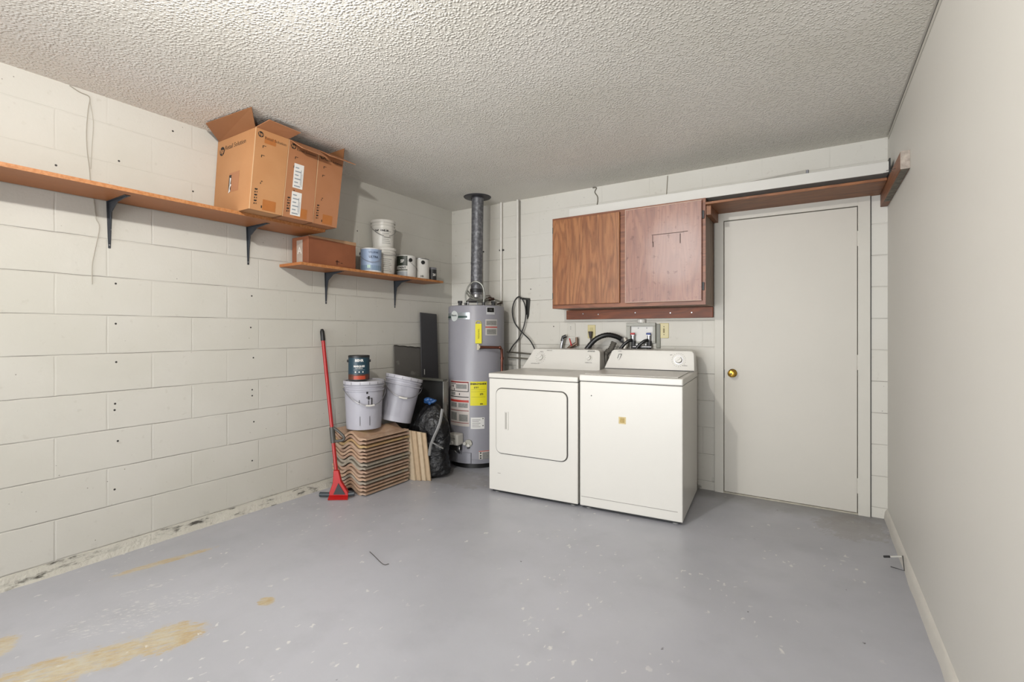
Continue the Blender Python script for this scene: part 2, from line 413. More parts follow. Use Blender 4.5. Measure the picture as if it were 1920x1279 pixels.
struct('trim_6', MB().box((DX0, BW + .036, 0), (DX1, BW + .06, DZ)), M_dark)     # dark sheet filling the opening behind the door gaps

# ------------------------------------------------------------------ ceiling lamp (above and behind the frame)
lamp = Thing('ceiling_lamp', 'bare round bulb in a white ceiling lampholder above the middle of the garage', 'lamp', (BULB[0], BULB[1], CH))
lamp.part('light_block_pan', MB().lathe([(.02, -.0002), (.185, -.0002), (.19, -.004), (.185, -.008), (.02, -.008)], caps=False), plain(0x8a8a88, .5, .3))  # unseen pan added to keep most bulb light off the ceiling
lamp.part('lampholder', MB().lathe([(.018, -.008), (.018, -.022), (.012, -.03)]), M_white)
bl = bpy.data.lights.new('bulb_light', 'POINT'); bl.energy = BULB_W; bl.color = (1, .97, .915); bl.shadow_soft_size = .03
lo = bpy.data.objects.new('bulb_light', bl); COL.objects.link(lo); lo.location = BULB; lo.visible_camera = True
k = N('bulb_glass', .3); k.color(0xffffff); k.b.inputs['Emission Color'].default_value = (1, .93, .84, 1); k.b.inputs['Emission Strength'].default_value = 3
k.b.inputs['Transmission Weight'].default_value = 0
lamp.part('bulb', MB().lathe([(.010, -.03), (.014, -.036), (.018, -.043)]), k.m)

# ------------------------------------------------------------------ wall cabinet
def worn(kk, c):
    x = kk.xyz()
    hz = kk.math('ADD', kk.math('POWER', kk.math('DIVIDE', kk.math('SUBTRACT', x[0], .36), .21), 2), kk.math('POWER', kk.math('DIVIDE', kk.math('SUBTRACT', x[2], .36), .24), 2))
    f = kk.step(kk.math('ADD', hz, kk.math('MULTIPLY', kk.noise(7, 5), 1.1)), .6, 2.1, .62, .22)
    c = kk.mix(f, c, 0xb9a09a)
    sp = kk.math('MULTIPLY', kk.step(kk.noise(26, 5), .58, .7), .45)
    return kk.mix(sp, c, 0x5a302a)
M_cab1 = wood('cabinet_wood', 0xae7549, 0x985f38, 0x6b3e22, 2, 1.9, .42)
M_cab2 = wood('worn_cabinet_wood', 0xa77058, 0x925a44, 0x6a3a2c, 2, 1.6, .38, worn)
M_cabf = wood('cabinet_frame_wood', 0x9a6040, 0x874f33, 0x5e3320, 0, 1.3, .45)
M_cabside = wood('cabinet_side_wood', 0x927a66, 0x846a56, 0x5c4536, 2, 1.2, .5)
CX0, CX1, CY, CZ0, CZ1 = -1.838, -.641, 3.55, 1.393, 2.137
cab = Thing('wall_cabinet', 'brown two-door wood wall cabinet hung above the washer and dryer', 'cabinet', (CX0, CY, CZ0))
w, hgt, dp = CX1 - CX0, CZ1 - CZ0, BW - CY - .001
cab.part('carcass', MB().box((0, .018, 0), (.016, dp, hgt)).box((w - .016, .018, 0), (w, dp, hgt)).box((.016, .018, .0), (w - .016, dp, .016)).box((.016, .018, hgt - .016), (w - .016, dp, hgt)).box((.016, dp - .006, .016), (w - .016, dp, hgt - .016)), M_cabside)
cab.part('face_frame', MB().box((0, 0, 0), (.03, .018, hgt)).box((w - .035, 0, 0), (w, .018, hgt)).box((.57, 0, .045), (.64, .018, hgt - .035)).box((.03, 0, 0), (w - .035, .018, .045)).box((.03, 0, hgt - .035), (w - .035, .018, hgt)), M_cabf)
d1 = cab.part('door', MB().box((.014, -.02, .03), (.582, -.001, hgt - .018)), M_cab1, bevel=.003, label='unfaded orange-brown door on the left')
d2 = cab.part('door', MB().box((0, 0, 0), (.547, .019, .698)), M_cab2, bevel=.003, label='faded worn door with a scraped rectangle')
d2.location = (.628, -.02, .03)
cab.part('edge_band', MB().box((.626, -.0215, .028), (.632, -.019, .73)).box((.632, -.0215, .724), (1.175, -.019, .73)).box((.632, -.0215, .028), (1.175, -.019, .033)), plain(0xc9a794, .5, var=.2, scale=40))
for z0 in (.10, .60):
    cab.part('hinge', MB().box((1.177, -.012, z0), (1.189, -.001, z0 + .055)).cyl((1.178, -.013, z0), (1.178, -.013, z0 + .055), .004, 10), M_dark, d2) .location = (-.628, .02, -.03)
for z0 in (.08, .62):
    cab.part('hinge', MB().box((.004, -.010, z0), (.013, -.001, z0 + .05)), M_dark, d1)
sm = MB()
for (a, b, c, d) in ((.20, .487, .42, .491), (.205, .43, .209, .485), (.207, .40, .213, .44), (.40, .41, .405, .48), (.42, .489, .455, .493)):
    sm.box((a, -.0008, b), (c, .0005, d))
cab.part('scrape_marks', sm, plain(0x4a2a20, .7, var=.4, scale=60), d2)

M_ledger = wood('ledger_wood', 0x9c5329, 0x884521, 0x5c2c14, 0, 1.2, .5)
led = Thing('ledger_board', 'reddish brown board screwed to the block wall just below the wall cabinet', 'board', (-1.855, BW - .02, 1.31))
led.part('board', MB().box((0, -.018, 0), (1.212, .019, .080)), M_ledger, bevel=.002)
for i, xx_ in enumerate((.30, .62, 1.06, .16, .9)):
    led.part('screw_head', MB().lathe([(.006, 0), (.005, .0025)], (xx_, -.018, .04 + .008 * (i % 2)), 12, axis=1), M_steel)

# ------------------------------------------------------------------ shelf over the door, rail, white beam, rod
M_pine = wood('stained_pine_shelf', 0x9c6236, 0x85502a, 0x5b3216, 0, 1.1, .5)
sh = Thing('door_shelf', 'stained wooden shelf board fixed above the white door', 'shelf', (-.639, 3.525, 2.084))
sh.part('shelf_board', MB().box((0, 0, 0), (.998, .359, .017)), M_pine, bevel=.002)
sh.part('end_block', MB().box((.0, .04, -.065), (.03, .358, -.0005)), M_pine)
M_rail = wood('side_rail_wood', 0x9a5f38, 0x84502d, 0x5b3216, 1, 1.1, .5)
rl = Thing('shelf_rail', 'short brown board with a chipped white end fixed to the smooth right wall', 'board', (RW, 3.03, 2.006))
rl.part('board', MB().box((-.038, .004, 0), (-.0005, .853, .0885)), M_rail, bevel=.002)
rl.part('painted_end', MB().box((-.038, 0, 0), (-.0005, .0038, .0885)), plain(0xcdbfb2, .6, var=.4, scale=35), label='white painted end with chipped brown patches')
rl.part('painted_edge', MB().box((-.034, .004, -.0012), (-.004, .7, -.0002)), plain(0x8c8577, .7, var=.45, scale=30))
for (yy, zz) in ((.16, .05), (.30, .075)):
    rl.part('nail', MB().cyl((-.075, yy + .02, zz), (-.037, yy, zz), .0015, 6), M_dark)
bm_ = Thing('white_beam', 'long white painted board lying on top of the cabinet and door shelf', 'board', (-1.70, 3.575, 2.141))
bm_.part('board', MB().box((0, 0, 0), (2.072, .27, .068)), plain(0xdedcd6, .45, var=.02, scale=8), bevel=.002)
bm_.part('end_gap_shade', MB().box((2.0725, .0, -.012), (2.080, .26, .085)), M_black, label='black strip for the shaded gap at its right end')  # black strip added for the dark gap between board end and wall
rod = Thing('white_rod', 'thin white square tube lying slantwise on the white board above the door', 'rod', (-.42, 3.665, 2.2095))
mb = MB().slab([(.375, -.075, .001), (.381, -.062, .001), (-.56, .155, .001), (-.566, .142, .001)], .025)
rod.part('tube', mb, plain(0x9f9c94, .4, .2), bevel=.001)
rod.part('end_plug', MB().slab([(.376, -.0765, .002), (.387, -.079, .002), (.391, -.066, .002), (.381, -.062, .002)], .022), M_grey)

# ------------------------------------------------------------------ left wall shelves and brackets
k = N('orange_shelf_board', .45)
c_ = k.mix(k.noise(3, 5, k.mapped((10, 1, 10))), 0xb9743f, 0xa7632f)
k.color(k.mix(k.math('MULTIPLY', k.step(k.noise(60, 4), .6, .7), .4), c_, 0x8a4f28)); k.bump(k.noise(80, 3), .06, .003)
M_shelf = k.m
k = N('shelf_edge', .6); k.color(k.mix(k.step(k.noise(70, 4), .4, .6), 0xc48653, 0xb4733c)); k.bump(k.noise(120, 3), .2, .003); M_edge = k.m
M_brk = plain(0x40444a, .45, .2, var=.2)
def wall_shelf(label, y0, y1, dep, z, brackets, bl_, gap):
    T = Thing('wall_shelf', label, 'shelf', (LW, y0, z))
    L = y1 - y0
    T.part('shelf_board', MB().box((gap, 0, 0), (dep - .004, L, .019)), M_shelf)
    T.part('front_edge', MB().box((dep - .004, 0, 0), (dep, L, .019)), M_edge)
    for yb in brackets:
        y = yb - y0
        m = MB().hexa([(.001, y - .006, -bl_), (.003, y - .006, -bl_), (.003, y + .006, -bl_), (.001, y + .006, -bl_), (.001, y - .014, 0), (.003, y - .014, 0), (.003, y + .014, 0), (.001, y + .014, 0)]).box((.001, y - .013, -.003), (dep * .78, y + .013, -.0006))
        m.prism([(.003, -bl_ * .92), (.006, -bl_ * .92), (.014, -bl_ * .55), (.03, -.06), (dep * .35, -.018), (dep * .74, -.006), (dep * .74, -.003), (.003, -.003)], 1, y - .0025, y + .0025)
        b = T.part('shelf_bracket', m, M_brk, bevel=.0007)
        T.part('screw_head', MB().lathe([(.004, 0), (.003, .002)], (.003, y, -bl_ * .93), 10, axis=0), M_steel, b)
        T.part('screw_head', MB().lathe([(.004, 0), (.003, .002)], (.003, y + .004, -bl_ * .6), 10, axis=0), M_steel, b)
    return T
wall_shelf('long orange-brown particle board shelf high on the left block wall, carrying the tall open boxes', -1.6, 2.14, .298, 1.898, (-.6, .2, 1.023, 1.765), .25, .004)
wall_shelf('lower orange-brown shelf on the left block wall, carrying pails, paint cans and a carton', 1.985, 3.455, .25, 1.657, (2.366, 3.083), .24, .002)
SZ1, SZ2 = 1.917, 1.676

# ------------------------------------------------------------------ cardboard boxes on the upper shelf
def card(name, a, b, c):
    k = N(name, .7)
    v = k.math('MULTIPLY', k.noise(2.5, 4), 1.0)
    f = k.mix(k.step(v, .35, .65), a, b)
    k.color(k.mix(k.math('MULTIPLY', k.noise(1, 3, k.mapped((40, 40, 260))), .14), f, c))
    k.bump(k.noise(1, 2, k.mapped((3, 3, 300))), .06, .002)
    return k.m
M_card = card('cardboard', 0xc79262, 0xbf8858, 0x9f6f45)
M_card2 = card('cardboard_dark', 0xb9805a, 0xb37950, 0x94623c)
M_cardin = card('cardboard_inside', 0xa9744c, 0xa06c44, 0x8b5b38)
M_tape = plain(0xb9733a, .35, var=.1); M_print = plain(0x4e3a28, .7, var=0); M_edgeC = plain(0xe6bd92, .7)
M_darkprint = plain(0x211b17, .7, var=0)

def lerp(a, b, t): return a + (b - a) * t
class Face:
    """bilinear quad p00 (bottom-left), p10, p11, p01 seen from outside"""
    def __init__(s, a, b, c, d): s.q = [Vector(p) for p in (a, b, c, d)]; s.u = (s.q[1] - s.q[0]).normalized(); v = s.q[3] - s.q[0]; s.n = s.u.cross(v).normalized(); s.v = s.n.cross(s.u)
    def p(s, u, v): return lerp(lerp(s.q[0], s.q[1], u), lerp(s.q[3], s.q[2], u), v)
    def rect(s, u0, v0, u1, v1, mb=None, th=.0008):
        mb = mb or MB(); return mb.slab([s.p(u0, v0) + s.n * .0003, s.p(u1, v0) + s.n * .0003, s.p(u1, v1) + s.n * .0003, s.p(u0, v1) + s.n * .0003], th)
    def text(s, t, size, u, v, rot=0, **k): return text_on(t, size, s.p(u, v), s.u, s.v, rot, **k)
    def disc(s, u, v, r, th=.0008):
        o = s.p(u, v) + s.n * .0003; m = MB().lathe([(r, 0), (r, th)], n=28)
        return m.xf(lambda p: o + s.u * p.x + s.v * p.y + s.n * p.z)

def open_box(T, B, Tp, mat, th=.004, world=True, bottom=True, gap=None):
    """four walls and a bottom from bottom/top corner rings (ccw from above: -y-x, -y+x, +y+x, +y-x)"""
    B = [Vector(p) for p in B]; Tp = [Vector(p) for p in Tp]
    cb = sum(B, Vector()) / 4; ct = sum(Tp, Vector()) / 4
    def ins(p, c):
        d = c - p; d.z = 0; return p + Vector((math.copysign(th, d.x), math.copysign(th, d.y), 0))
    bi = [ins(p, cb) for p in B]; ti = [ins(p, ct) for p in Tp]; m = MB()
    for i in range(4):
        j = (i + 1) % 4
        m.hexa([B[i], B[j], bi[j], bi[i], Tp[i], Tp[j], ti[j], ti[i]])
    if bottom: m.hexa([*B, *[p + Vector((0, 0, th)) for p in B]])
    return m

def tall_box(label, y0, y1, y0t, y1t, xo, xot, first=False, n=0):
    xb = LW + .006
    z0, z1 = SZ1 + .001, 2.400
    B = [(xb, y0, z0), (xo, y0, z0), (xo, y1, z0), (xb, y1, z0)]
    P = [(xb, y0t, z1), (xot, y0t, z1), (xot, y1t, z1), (xb, y1t, z1)]
    T = Thing('cardboard_box', label, 'box', ((xb + xo) / 2, (y0 + y1) / 2, z0))
    T.part('box_body', open_box(T, B, P, M_card), M_card if n == 0 else M_card2, world=True)
    side = Face(B[1], B[2], P[2], P[1]); end = Face(B[0], B[1], P[1], P[0])
    return T, side, end
def deco_side(T, F, n):
    T.part('edge_highlight', F.rect(-.002, .0, .022, 1, th=.0006), M_edgeC, world=True)
    lg = T.part('logo', F.disc(.16, .93, .017), M_darkprint, world=True)
    T.part('logo_letters', F.text('hp', .026, .16, .932, lift=.0014, bold=.0006), M_card, lg, world=True)
    T.part('printed_text', F.text('Retail Solution', .0235, .61, .905), M_print, world=True)
    T.part('tape', F.rect(.38, .02, .78, .15), M_tape, world=True)
    if n == 0: T.part('tape', F.rect(.28, .84, .62, .92, th=.0002), M_tape, world=True)
    sy = [F.rect(u, v, u + .1, v + .006) for u, v in ((.24, .80), (.22, .68))] + [F.rect(u, v - .025, u + .02, v) for u, v in ((.24, .80), (.22, .68))]
    for i in range(6):
        v = .07 + i * .035; sy.append(F.rect(.12, v, .15 + .03 * (i % 2), v + .018)); sy.append(F.rect(.18, v + .004, .2, v + .02))
    sy += [F.rect(.34, .04, .37, .07), F.rect(.28, .36, .32, .37), F.rect(.26, .33, .28, .35)]
    for q in sy: T.part('printed_symbol', q, M_darkprint, world=True)

T1, s1, e1 = tall_box('nearest of the three tall open cardboard boxes, with torn hand hole facing the room', 1.543, 1.747, 1.573, 1.783, -2.777, -2.757)
deco_side(T1, s1, 0)
lg = T1.part('logo', e1.disc(.14, .845, .028), M_darkprint, world=True)
T1.part('logo_letters', e1.text('hp', .044, .14, .848, lift=.0014, bold=.0009), M_card, lg, world=True)
T1.part('printed_text', e1.text('Retail Solution', .040, .50, .87), M_print, world=True)
T1.part('hand_hole', e1.rect(.40, .27, .67, .50, th=.0006).add(*(lambda q: (q.v, q.f))(e1.rect(.40, .49, .67, .515, th=.0012))), M_card2, world=True, label='cut flap of the hand hole')
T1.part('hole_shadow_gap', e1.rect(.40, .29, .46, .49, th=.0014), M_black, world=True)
T1.part('torn_paper', MB().prism([(-.0, 0), (.02, .01), (.012, .03), (.028, .05), (.014, .055), (.022, .09), (.008, .095), (.01, .05)], 1, -.0008, .0008).xf(lambda p: e1.p(.41, .26) + e1.u * p.x + e1.v * p.z + e1.n * (.002 + p.y)), M_sticker, world=True)
# flaps of the first box
T1.part('flap', MB().slab([(-3.165, 1.573, 2.400), (-2.760, 1.573, 2.400), (-2.625, 1.475, 2.444), (-3.06, 1.445, 2.444)], .004), M_cardin, world=True, label='end flap standing up against the ceiling')
T1.part('flap', MB().slab([(-2.757, 1.575, 2.401), (-2.757, 1.781, 2.401), (-2.665, 1.80, 2.425), (-2.665, 1.60, 2.43)], .004), M_card2, world=True)
T1.part('packing', MB().box((-3.1, 1.60, 2.36), (-2.80, 1.74, 2.405)), plain(0xb23a24, .6), world=True, label='red packing inside')
T2, s2, e2 = tall_box('middle of the three tall open cardboard boxes, with two white labels', 1.751, 1.966, 1.787, 1.993, -2.782, -2.762, n=1)
deco_side(T2, s2, 1)
for (v0, v1) in ((.40, .72), (.04, .35)):
    lb = T2.part('label_sticker', s2.rect(.24, v0, .56, v1, th=.0012), M_sticker, world=True)
    m = MB()
    for i in range(6): s2.rect(.28, v0 + .02 + i * .048, .28 + (.12 if i % 2 else .2), v0 + .034 + i * .048, m, th=.0018)
    s2.rect(.47, v0 + .05, .485, v1 - .07, m, th=.0018); s2.rect(.51, v0 + .03, .52, v1 - .12, m, th=.0018)
    T2.part('label_print', m, plain(0x8f98a0, .6, var=0), lb, world=True)
T2.part('flap', MB().slab([(-2.762, 1.79, 2.401), (-2.762, 1.99, 2.401), (-2.675, 2.00, 2.335), (-2.675, 1.82, 2.34)], .004), M_card2, world=True)
T3, s3, e3 = tall_box('farthest of the three tall open cardboard boxes, beside the white pails', 1.970, 2.158, 1.997, 2.195, -2.79, -2.762, n=1)
deco_side(T3, s3, 2)
T3.part('flap', MB().slab([(-2.762, 1.999, 2.401), (-2.762, 2.193, 2.401), (-2.655, 2.21, 2.348), (-2.655, 2.01, 2.345)], .004), M_card2, world=True)
T3.part('flap', MB().slab([(-2.765, 2.195, 2.40), (-3.17, 2.195, 2.40), (-3.15, 2.17, 2.446), (-2.70, 2.15, 2.446)], .004), M_cardin, world=True, label='far end flap standing up')

# lower carton
ct = Thing('cardboard_carton', 'low wide brown carton on the lower shelf beneath the tall boxes', 'box', (-3.08, 2.25, SZ2))
M_carton = card('carton_card', 0x9a5c3a, 0x8d5233, 0x734025)
A, Bc = 2.075, 2.485; xf_, zt = -2.985, 1.874
ct.part('box_body', MB().box((LW + .012, A, SZ2 + .001), (xf_, Bc, zt)), M_carton, world=True, bevel=.003)
ct.part('flap', MB().slab([(xf_ + .001, A + .01, zt - .004), (xf_ + .001, Bc, zt - .014), (xf_ - .004, Bc + .003, zt + .012), (xf_ - .004, A + .01, zt + .005)], .003), card('flap_edge', 0xc09a78, 0xb58d69, 0x9f7550), world=True)
Fe = Face((LW + .012, A, SZ2 + .001), (xf_, A, SZ2 + .001), (xf_, A, zt), (LW + .012, A, zt))
lb = ct.part('label_sticker', Fe.rect(.30, .08, .66, .88, th=.0015), plain(0xb8a89a, .6, var=.15), world=True)
ct.part('label_print', Fe.text('A', .07, .48, .5, lift=.002), plain(0xe6e0d8, .6), lb, world=True)
Fs = Face((xf_, A, SZ2 + .001), (xf_, Bc, SZ2 + .001), (xf_, Bc, zt), (xf_, A, zt))
for q in ((.55, .2, .63, .24), (.57, .1, .59, .28), (.66, .17, .70, .2)): ct.part('printed_symbol', Fs.rect(*q), plain(0x5e3420, .7, var=0), world=True)

# ------------------------------------------------------------------ pails and cans
VIEW = R(-53)
def toward(x, y): return math.atan2(-y, -x)
def handle(T, c, r, zr, drop, a0, grip=True, gm=None, mat=None, rt=.0022, parent=None):
    """wire bail hanging in front: pivots at angles a0 +- 90 deg"""
    pts = []
    for i in range(17):
        t = math.pi * i / 16; a = a0 - math.pi / 2 + t
        sg = math.sin(t); rr = r + .006 + .004 * sg
        pts.append((c[0] + rr * math.cos(a), c[1] + rr * math.sin(a), zr - drop * sg ** 1.3))
    h = T.part('bail_handle', MB().tube(pts, rt, 6), mat or M_steel, parent)
    if grip:
        T.part('grip', MB().tube(pts[7:10], .007, 10), gm or M_white, h)
    return h

M_pail = plain(0xe4e1d9, .35, var=.03); M_pailtxt = plain(0x6a6a66, .6, var=0)
def small_pail(label, x, y, z, lidded):
    T = Thing('plastic_pail', label, 'pail', (x, y, z)); r = .094
    T.part('pail_body', MB().lathe([(.0, .001), (r * .88, 0), (r * .9, .004), (r * .985, .15), (r * 1.03, .152), (r * 1.03, .158), (r * .99, .16), (r, .178), (r * 1.05, .18), (r * 1.05, .187), (r * 1.01, .19), (r * 1.02, .212), (r * 1.0, .214)], n=44), M_pail)
    T.part('lid', MB().lathe([(.0, .222), (r * .9, .222), (r * .93, .226), (r * 1.06, .226), (r * 1.08, .222), (r * 1.08, .205), (r * 1.05, .203), (r * 1.05, .2145), (0, .2145)], n=44, caps=False), M_white)
    a = toward(x, y)
    m = MB()
    for i in range(7): m.add(*(lambda q: (q.v, q.f))(MB().arcpatch((0, 0), r * (.915 + .009 * i) + .001, a - .1, a + .75 - .1 * (i % 3), .03 + i * .016, .035 + i * .016, .0005)))
    T.part('label_print', m, plain(0xa3a39e, .6, var=0))
    return T, a, r
Tp, a, r = small_pail('lower of two stacked white plastic pails on the shelf, partly behind the blue paint can', -3.077, 2.855, SZ2, True)
handle(Tp, (0, 0), r * 1.04, .19, .03, a + .3, grip=False)
Tp, a, r = small_pail('upper of two stacked white plastic pails on the shelf, with its wire handle hanging', -3.079, 2.848, SZ2 + .2285, False)
handle(Tp, (0, 0), r * 1.03, .172, .085, a + .25, gm=M_white2)
Tp.part('printed_text', text_arc('DAP  ONE 50', .02, (0, 0), r * .985, a - .15, .135, bold=.001), M_ink)

def paint_can(label, x, y, z, r, h, parts, body=M_steel, lid=True, ear=False, group=None, rim=M_steel, a=None, tilt=None):
    T = Thing('paint_can', label, 'paint can', (x, y, z), 0, group)
    T.part('can_body', MB().lathe([(0, .0015), (r * .95, .001), (r, 0), (r, .006), (r * .985, .008), (r * .985, h - .009), (r, h - .007), (r, h - .001), (r * .98, h)], n=44, caps=False), body)
    T.part('lid', MB().lathe([(r * .985, h - .0005), (r * .97, h + .001), (r * .93, h + .001), (r * .92, h - .004), (r * .86, h - .004), (r * .84, h - .001), (0, h - .001)], n=44, caps=False), rim)
    a = toward(x, y) if a is None else a
    for nm, a0, a1, z0, z1, mt in parts:
        T.part(nm, MB().arcpatch((0, 0), r * .986, a + a0, a + a1, z0 * h, z1 * h, .0007, 18), mt)
    return T, a
LBL = plain(0x9db0cc, .4, var=.12, scale=10); LBL2 = plain(0x6f8b9f, .4, var=.2, scale=14)
T, a = paint_can('light blue labelled gallon paint can on the shelf, in front of the stacked white pails', -3.022, 2.667, SZ2, .083, .19,
    [('label', -1.25, 1.45, .07, .96, LBL), ('label', -1.15, 1.45, .075, .28, LBL2)], plain(0xe2dfdc, .4))
lb = T.part('label_print', text_arc('VALSPAR', .020, (0, 0), .0828, a + .25, .155, bold=.0005), plain(0x5c6c88, .5, var=0))
T.part('label_print', text_arc('ULTRA', .024, (0, 0), .0828, a + .25, .118, bold=.0008), plain(0x39465c, .5, var=0))
T.part('label_print', MB().arcpatch((0, 0), .0826, a - .35, a - .05, .03, .055, .001), plain(0xb9d8c8, .5))
handle(T, (0, 0), .085, .15, .075, a + .1, grip=False, rt=.0016, mat=M_grey)
T.part('ear', MB().lathe([(.013, 0), (.013, .004), (.005, .006)], n=16, axis=0).xf(lambda p: Vector((math.cos(a - 1.48) * (.083 + p.x), math.sin(a - 1.48) * (.083 + p.x), .15)) + Vector((-math.sin(a - 1.48), math.cos(a - 1.48), 0)) * p.y + Vector((0, 0, p.z))), M_dark)
G1 = plain(0x30382c, .45, var=.2)
def mark(T, a, da, r, z, rad):
    T.part('cap_mark', MB().lathe([(rad, 0), (rad, .003), (rad * .4, .005)], n=20, axis=0).xf(lambda p: Vector((math.cos(a + da) * (r + p.x), math.sin(a + da) * (r + p.x), z)) + Vector((-math.sin(a + da), math.cos(a + da), 0)) * p.y + Vector((0, 0, p.z))), M_black)
T, a = paint_can('gallon paint can with a dark green and white label, next to the stacked white pails', -3.05, 3.09, SZ2, .0845, .192,
    [('label', -1.4, .12, .52, .96, G1), ('label', -1.4, .12, .04, .26, plain(0xa9aeb2, .4)), ('label', -1.4, .12, .30, .35, G1), ('label', .13, 1.5, .03, .97, plain(0xe6e4df, .4))], plain(0xd8d6d0, .4))
T.part('label_print', text_arc('SF', .036, (0, 0), .0842, a - .42, .138, bold=.001), M_sticker)
T.part('label_print', text_arc('PAINT', .026, (0, 0), .0842, a - .45, .082, bold=.0008), M_ink)
mark(T, a, .45, .0835, .150, .017)
handle(T, (0, 0), .085, .152, .07, a + 1.5, grip=False, rt=.0014, mat=M_grey)
T, a = paint_can('white gallon paint can speckled with black, second from the right end of the lower shelf', -3.05, 3.268, SZ2, .0825, .187,
    [('label', -1.4, 1.5, .02, .97, plain(0xe8e6e0, .45, var=.05, scale=120))], M_steel)
mark(T, a, .30, .0815, .150, .018)
T.part('label_print', text_arc('HB', .022, (0, 0), .0822, a + .2, .025, bold=.001), M_pailtxt)
T, a = paint_can('small dark quart can standing last at the right end of the lower shelf', -3.03, 3.406, SZ2, .042, .124,
    [('label', -1.4, 1.5, .05, .85, plain(0x3b3b3c, .5, var=.5, scale=60))], M_grey)
T.part('label_print', text_arc('20', .03, (0, 0), .0422, a + .5, .055, bold=.001), M_sticker)

# ------------------------------------------------------------------ water heater
HX, HY, HR = -2.653, 3.592, .257
A0 = math.atan2(-HY, -HX)
M_heater = plain(0x9b9aa2, .38, var=.02, scale=5)
hw = Thing('water_heater', 'tall grey gas water heater with warning labels standing in the far corner', 'water heater', (HX, HY, 0))
hw.part('tank', MB().lathe([(0, .045), (HR - .004, .045), (HR, .05), (HR, 1.425), (HR - .003, 1.433), (HR - .02, 1.438), (0, 1.438)], n=72, caps=False), M_heater)
hw.part('base_ring', MB().lathe([(HR - .03, 0), (HR - .03, .045)], n=48), M_black)
def hp_(a_, z0, z1, a1, name, mat, th=.001, par=None, rr=0, lab=None):
    return hw.part(name, MB().arcpatch((0, 0), HR + rr, A0 + R(a_), A0 + R(a1), z0, z1, th, 12), mat, par, label=lab)
ws = hp_(-64, .372, .77, -13.5, 'warning_label', plain(0xd8cfc9, .5), lab='white warning label with red and black bands')
DR = plain(0x8e2a2a, .5, var=0); RD = plain(0xc24238, .5, var=.05); GT = plain(0x9b9a96, .6, var=.3, scale=120)
for z0, z1, m_, a_, b_ in ((.752, .764, DR, -62, -15), (.675, .681, M_ink, -62, -15), (.681, .752, M_ink, -16.5, -15), (.625, .632, M_ink, -62, -15), (.582, .602, RD, -62, -15),
                 (.505, .511, DR, -62, -15), (.398, .403, DR, -62, -15), (.535, .575, GT, -60, -42), (.535, .575, GT, -38, -17), (.415, .475, GT, -36, -17), (.42, .49, GT, -60, -42), (.70, .74, GT, -44, -19), (.64, .668, GT, -60, -46)):
    hp_(a_, z0, z1, b_, 'label_print', m_, .0006, ws, .001)
hw.part('label_print', text_arc('DANGER', .018, (0, 0), HR + .001, A0 + R(-52), .742), M_ink, ws)
ng = MB()
for (aa, zz, rr) in ((-57, .722, .010), (-53, .724, .012), (-50, .695, .012), (-36, .655, .011)): ng.add(*(lambda q: (q.v, q.f))(MB().arcpatch((0, 0), HR + .001, A0 + R(aa), A0 + R(aa) + rr * 3, zz - rr, zz + rr * .5, .0008, 5)))
hw.part('label_print', ng, M_ink, ws)
ye = hp_(-12, .556, .766, 21, 'energy_label', M_yellow, lab='bright yellow energy label')
hw.part('label_print', text_arc('ENERGYGUIDE', .021, (0, 0), HR + .001, A0 + R(4), .745, bold=.001), M_ink, ye)
for zz, t_, sz in ((.715, '$ 211', .018), (.655, '273', .02), (.57, 'kWh', .012)): hw.part('label_print', text_arc(t_, sz, (0, 0), HR + .001, A0 + R(4 + (6 if zz < .7 else -4)), zz, bold=.001), M_ink, ye)
for zz in (.695, .676, .63): hp_(-10, zz, zz + .002, 18, 'label_print', plain(0x8d8a20, .5, var=0), .0006, ye, .001)
wl = hp_(-11, .352, .452, 16, 'white_label', M_sticker)
m = MB()
for i, zz in enumerate((.43, .415, .40, .385, .37)): m.add(*(lambda q: (q.v, q.f))(MB().arcpatch((0, 0), HR + .001, A0 + R(-8), A0 + R(8 - 3 * (i % 2)), zz, zz + .003, .0005, 6)))
for (aa, zz) in ((12, .437), (12, .375)): m.add(*(lambda q: (q.v, q.f))(MB().arcpatch((0, 0), HR + .001, A0 + R(aa), A0 + R(aa + 2), zz, zz + .009, .0006, 3)))
hw.part('label_print', m, M_ink, wl)
rl_ = hp_(5, .055, .16, 30, 'rating_label', plain(0xd5d0c8, .5))
hp_(5, .152, .158, 30, 'label_print', RD, .0006, rl_, .001)
for zz in (.135, .11, .09): hp_(7, zz, zz + .012, 10, 'label_print', M_ink, .0006, rl_, .001)
hp_(12, .07, .145, 28, 'label_print', GT, .0005, rl_, .001)
# brand badge, top labels
bd = hp_(-85, 1.312, 1.372, -13, 'badge', plain(0xa8aeb0, .25, .4), lab='silver brand strip')
hp_(-85, 1.325, 1.342, -18, 'badge_stripe', plain(0x2e4a44, .3), .0006, bd, .001)
hw.part('badge_disc', MB().lathe([(.047, 0), (.047, .002)], n=28).xf(lambda p: ((HR + .0015 + p.z) * math.cos(A0 - R(49) + p.x / HR), (HR + .0015 + p.z) * math.sin(A0 - R(49) + p.x / HR), 1.342 + p.y)), plain(0xd9dedc, .25), bd)
hw.part('badge_text', text_arc('Rheem', .026, (0, 0), HR + .004, A0 - R(50), 1.348), plain(0x2e4a44, .3), bd)
em = hp_(20, 1.355, 1.42, 39, 'emblem_label', plain(0xcfd0d2, .4)); hp_(21.5, 1.375, 1.415, 37.5, 'emblem', M_black, .0006, em, .001)
hw.part('emblem_text', text_arc('UL', .022, (0, 0), HR + .002, A0 + R(29.5), 1.395), M_steel, em)
il = hp_(18, 1.17, 1.312, 46, 'instruction_label', plain(0xcac7c3, .5)); hp_(18, 1.238, 1.248, 46, 'label_print', RD, .0006, il, .001)
